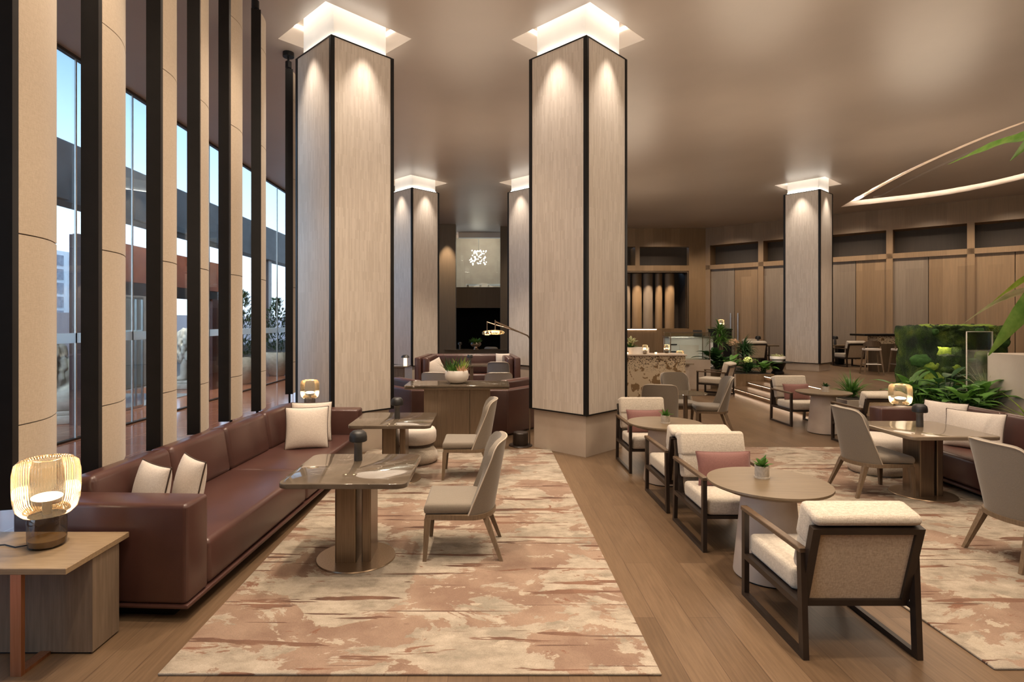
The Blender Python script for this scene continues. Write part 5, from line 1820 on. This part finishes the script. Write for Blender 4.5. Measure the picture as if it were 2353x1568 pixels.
# big plant reaching in from the right
random.seed(99)
t = thing('giant_leaf_plant', 'tall plant with huge arching green leaves reaching in from the right', 'plant', (7.45, 6.4, 0))
m = MB(); m.lathe([(0, 0), (0.26, 0), (0.33, 0.55), (0.30, 0.55), (0.29, 0.5), (0, 0.5)], 28, close=False); m.out('pot', mat_lamp_black, t)
m = MB(); m.tube([(0, 0, 0.5), (0.03, 0, 1.6), (-0.02, 0.02, 2.6), (-0.05, 0, 3.7)], [0.07, 0.06, 0.05, 0.03], 10); m.out('stem', mat_bark, t)
def bigleaf(pts, w, mt, ripple=0.0, tilt=0.0):
    """leaf along a poly-line of points (local), half width profile w"""
    P = [Vector(p) for p in pts]
    n = 18
    def at(tt):
        f = tt * (len(P) - 1); i = min(int(f), len(P) - 2); k = f - i
        a, b, c, d = P[max(i - 1, 0)], P[i], P[i + 1], P[min(i + 2, len(P) - 1)]
        return 0.5 * ((2 * b) + (c - a) * k + (2 * a - 5 * b + 4 * c - d) * k * k + (3 * b - a - 3 * c + d) * k ** 3)
    rows = []
    for i in range(n + 1):
        tt = i / n
        p = at(tt); tg = (at(min(1, tt + 0.03)) - at(max(0, tt - 0.03))).normalized()
        side = tg.cross(Vector((0, 0, 1))); side.normalize()
        side = (Matrix.Rotation(tilt, 3, tg) @ side)
        up = side.cross(tg)
        ww = w * max(0.02, math.sin(PI * (0.04 + 0.96 * tt) ** 0.8)) 
        rp_ = ripple * ww * math.sin(tt * 30)
        rows.append([p + side * ww + up * (0.25 * ww + rp_), p + side * ww * 0.5 + up * 0.1 * ww, p, p - side * ww * 0.5 + up * 0.1 * ww, p - side * ww + up * (0.25 * ww - rp_)])
    m = MB(); m.grid(rows); m.out('leaf', mt, t, angle=180)
L = lambda x, y, z: (x - 7.45, y - 6.4, z)
bigleaf([L(7.4, 6.4, 2.2), L(6.7, 6.2, 2.62), L(6.05, 6.2, 2.25), L(5.45, 6.2, 1.58)], 0.23, mat_leaf_big, 0.02, 1.4)
bigleaf([L(7.4, 6.4, 2.1), L(6.6, 6.2, 2.42), L(5.84, 6.2, 2.28), L(5.5, 6.2, 2.14), L(5.19, 6.2, 1.94)], 0.055, mat_leaf_pale, 0.10, 0.9)
bigleaf([L(7.4, 6.4, 2.3), L(6.5, 6.2, 2.62), L(5.95, 6.2, 2.46), L(5.5, 6.2, 2.17)], 0.10, mat_leaf_lime, 0.08, 0.9)
bigleaf([L(7.4, 6.4, 3.6), L(6.7, 6.4, 4.08), L(5.9, 6.4, 4.0), L(5.17, 6.4, 3.72)], 0.11, mat_leaf_big, 0.16, 0.5)
bigleaf([L(7.4, 6.4, 3.5), L(6.8, 6.5, 4.15), L(6.25, 6.45, 4.05), L(5.87, 6.4, 3.76)], 0.14, mat_leaf_big, 0.05, 1.1)
bigleaf([L(7.4, 6.4, 3.0), L(8.0, 6.0, 3.5), L(8.6, 5.7, 3.2), L(8.9, 5.6, 2.6)], 0.22, mat_leaf_big, 0.05, 0.4)

# ------------------------------------------------------------------ lights
def spot(x, y, z, power, size=70, blend=0.7, tgt=None, r=0.06, col=WARM):
    d = bpy.data.lights.new('downlight', 'SPOT')
    d.energy = power; d.spot_size = R(size); d.spot_blend = blend; d.color = col; d.shadow_soft_size = r; d.specular_factor = 0.5
    o = bpy.data.objects.new('downlight', d); COL.objects.link(o); o.location = (x, y, z)
    if tgt:
        v = Vector(tgt) - Vector((x, y, z)); o.rotation_euler = v.to_track_quat('-Z', 'Y').to_euler()
    o['kind'] = 'helper'
    return o

K = 0.60
for (x, y, p) in ((-1.0, 3.3, 900), (-0.9, 6.0, 800), (1.1, 4.6, 620), (2.3, 2.6, 760), (2.2, 5.6, 620), (4.4, 4.2, 620), (4.7, 6.9, 620), (-0.4, 8.0, 420), (3.0, 9.6, 520), (5.9, 9.3, 420),
                  (-0.5, 12.2, 2000), (-0.4, 15.5, 2000), (-0.5, 10.2, 1200), (-0.5, 20.5, 500), (3.8, 13.0, 760), (5.2, 15.2, 560), (7.2, 16.2, 480), (7.4, 12.5, 420), (9.3, 19.6, 520), (12.4, 19.6, 520), (11.6, 16.4, 520), (10.0, 13.0, 420), (15.5, 15.0, 700), (-2.3, 4.2, 420), (-2.2, 6.6, 420), (3.2, 0.5, 700), (-0.5, 0.8, 600), (8.4, 9.0, 460), (7.0, 6.0, 460), (4.5, 20.5, 420), (7.3, 22.5, 420)):
    spot(x, y, CEIL - 0.03, p * K, 78, 0.8)
# grazing spots on the column faces
for (x, y, z, a) in COLUMNS:
    for k in range(4):
        d = Vector((math.cos(R(a) + k * PI / 2), math.sin(R(a) + k * PI / 2)))
        if d.y > 0.2:
            continue
        spot(x + d.x * 0.80, y + d.y * 0.80, CEIL - 0.03, 200, 58, 0.9, (x + d.x * 0.72, y + d.y * 0.72, 3.0), 0.03, WARMW)
# wall washers on the panelled walls
for tt in (1.3, 3.6, 5.9, 8.3, 10.6, 12.9):
    c = WA + (WB - WA).normalized() * tt
    n = Vector((-0.65, -0.76))
    spot(c.x + n.x * 2.2, c.y + n.y * 2.2, CEIL - 0.05, 400, 95, 1.0, (c.x, c.y, 2.6))
for x in (2.5, 5.2, 8.2):
    spot(x, 24.6, CEIL - 0.05, 320, 95, 0.9, (x, 26.7, 2.5))
for x in (5.35, 5.9, 6.62, 7.17, 7.7, 8.22, 8.75):
    spot(x, 26.78, 4.25, 170, 60, 0.8, (x, 27.28, 2.4), 0.02)
spot(-1.85, 25.1, CEIL - 0.05, 900, 44, 0.7, (-1.85, 25.5, 3.0), 0.03)
# corridor and porch downlights
for (x, y, p) in ((-5.0, 4.5, 420), (-5.0, 8.5, 420), (-5.0, 12.5, 420), (-5.0, 16.5, 420), (-5.0, 21, 420)):
    spot(x, y, CEIL - 0.03, p * 0.6, 80, 0.8)
for y in (12.0, 15.0, 18.5):
    spot(-7.15, y, 6.0, 1300, 120, 0.9, (-8.2, y, 1.5))
# small accent spots in the planting
for (x, y, z, p, tg) in ((7.2, 15.7, 1.6, 60, (7.3, 17.0, 1.0)), (7.9, 15.7, 1.6, 40, (7.9, 16.7, 0.7)), (6.9, 7.9, 2.2, 60, (7.1, 9.2, 0.9))):
    spot(x, y, z, p, 80, 0.8, tg, 0.05, WARMW)
# light in the mezzanine room and the moss
for (x, y, z, p) in ((-0.5, 31, 6.8, 260),):
    d = bpy.data.lights.new('room_light', 'POINT'); d.energy = p * 0.5; d.color = WARMW; d.shadow_soft_size = 0.3
    o = bpy.data.objects.new('room_light', d); COL.objects.link(o); o.location = (x, y, z); o['kind'] = 'helper'
spot(7.9, 8.9, CEIL - 0.05, 160, 34, 0.7, (7.8, 9.8, 1.2), 0.05, WARMW)
# warm light on the linen fins from the ceiling in front of them
for yy in (3.4, 4.9, 6.4, 7.9):
    spot(-1.7, yy - 1.0, CEIL - 0.05, 55, 85, 0.9, (-3.05, yy + 0.4, 3.2))
# added upward fill spots in mid-air, without fittings, to brighten the ceiling
def ceiling_fill(x, y, z, power, col=WARM):
    d = bpy.data.lights.new('ceiling_fill', 'SPOT')
    d.energy = power; d.spot_size = R(165); d.spot_blend = 1.0; d.color = col; d.shadow_soft_size = 0.5; d.specular_factor = 0.0
    o = bpy.data.objects.new('ceiling_fill', d); COL.objects.link(o); o.location = (x, y, z); o.rotation_euler = (PI, 0, 0); o['kind'] = 'helper'
for (x, y, z, p) in ((-0.5, 1.0, 2.6, 420), (2.6, 1.6, 2.6, 420), (6.5, 2.5, 2.6, 420), (-0.5, 5.5, 2.6, 420), (3.6, 6.5, 2.6, 420), (8.0, 8.0, 2.6, 420), (-0.4, 12.5, 2.6, 380), (5.0, 12.5, 2.6, 420), (11.0, 12.5, 2.6, 480), (4.5, 18.5, 2.6, 420), (9.0, 22.0, 2.6, 300), (15.5, 16.0, 2.6, 420), (-0.4, 20.5, 2.6, 300)):
    ceiling_fill(x, y, z, p * 0.12)
for (x, y, z, p) in ((-0.6, 1.0, 3.4, 170), (3.0, 1.5, 3.4, 190), (-0.3, 5.2, 3.8, 120), (3.8, 5.5, 3.8, 150), (7.5, 5.5, 3.8, 130), (-0.4, 13.0, 3.8, 130), (5.5, 11.5, 3.8, 170), (10.5, 13.5, 3.8, 170), (4.5, 18.5, 3.8, 130)):  # added soft fill points in mid-air, no fittings, raising the room's overall brightness
    d = bpy.data.lights.new('ambient_fill', 'POINT'); d.energy = p * 0.72; d.color = WARM; d.shadow_soft_size = 1.1
    o = bpy.data.objects.new('ambient_fill', d); COL.objects.link(o); o.location = (x, y, z); o['kind'] = 'helper'
sd = bpy.data.lights.new('hazy_sun', 'SUN'); sd.energy = 5.0; sd.angle = R(35); sd.color = (1.0, 0.97, 0.93)
so = bpy.data.objects.new('hazy_sun', sd); COL.objects.link(so); so.rotation_euler = Vector((-0.14, 0.6, -0.8)).to_track_quat('-Z', 'Y').to_euler(); so['kind'] = 'helper'
SC.view_settings.exposure = 0.22
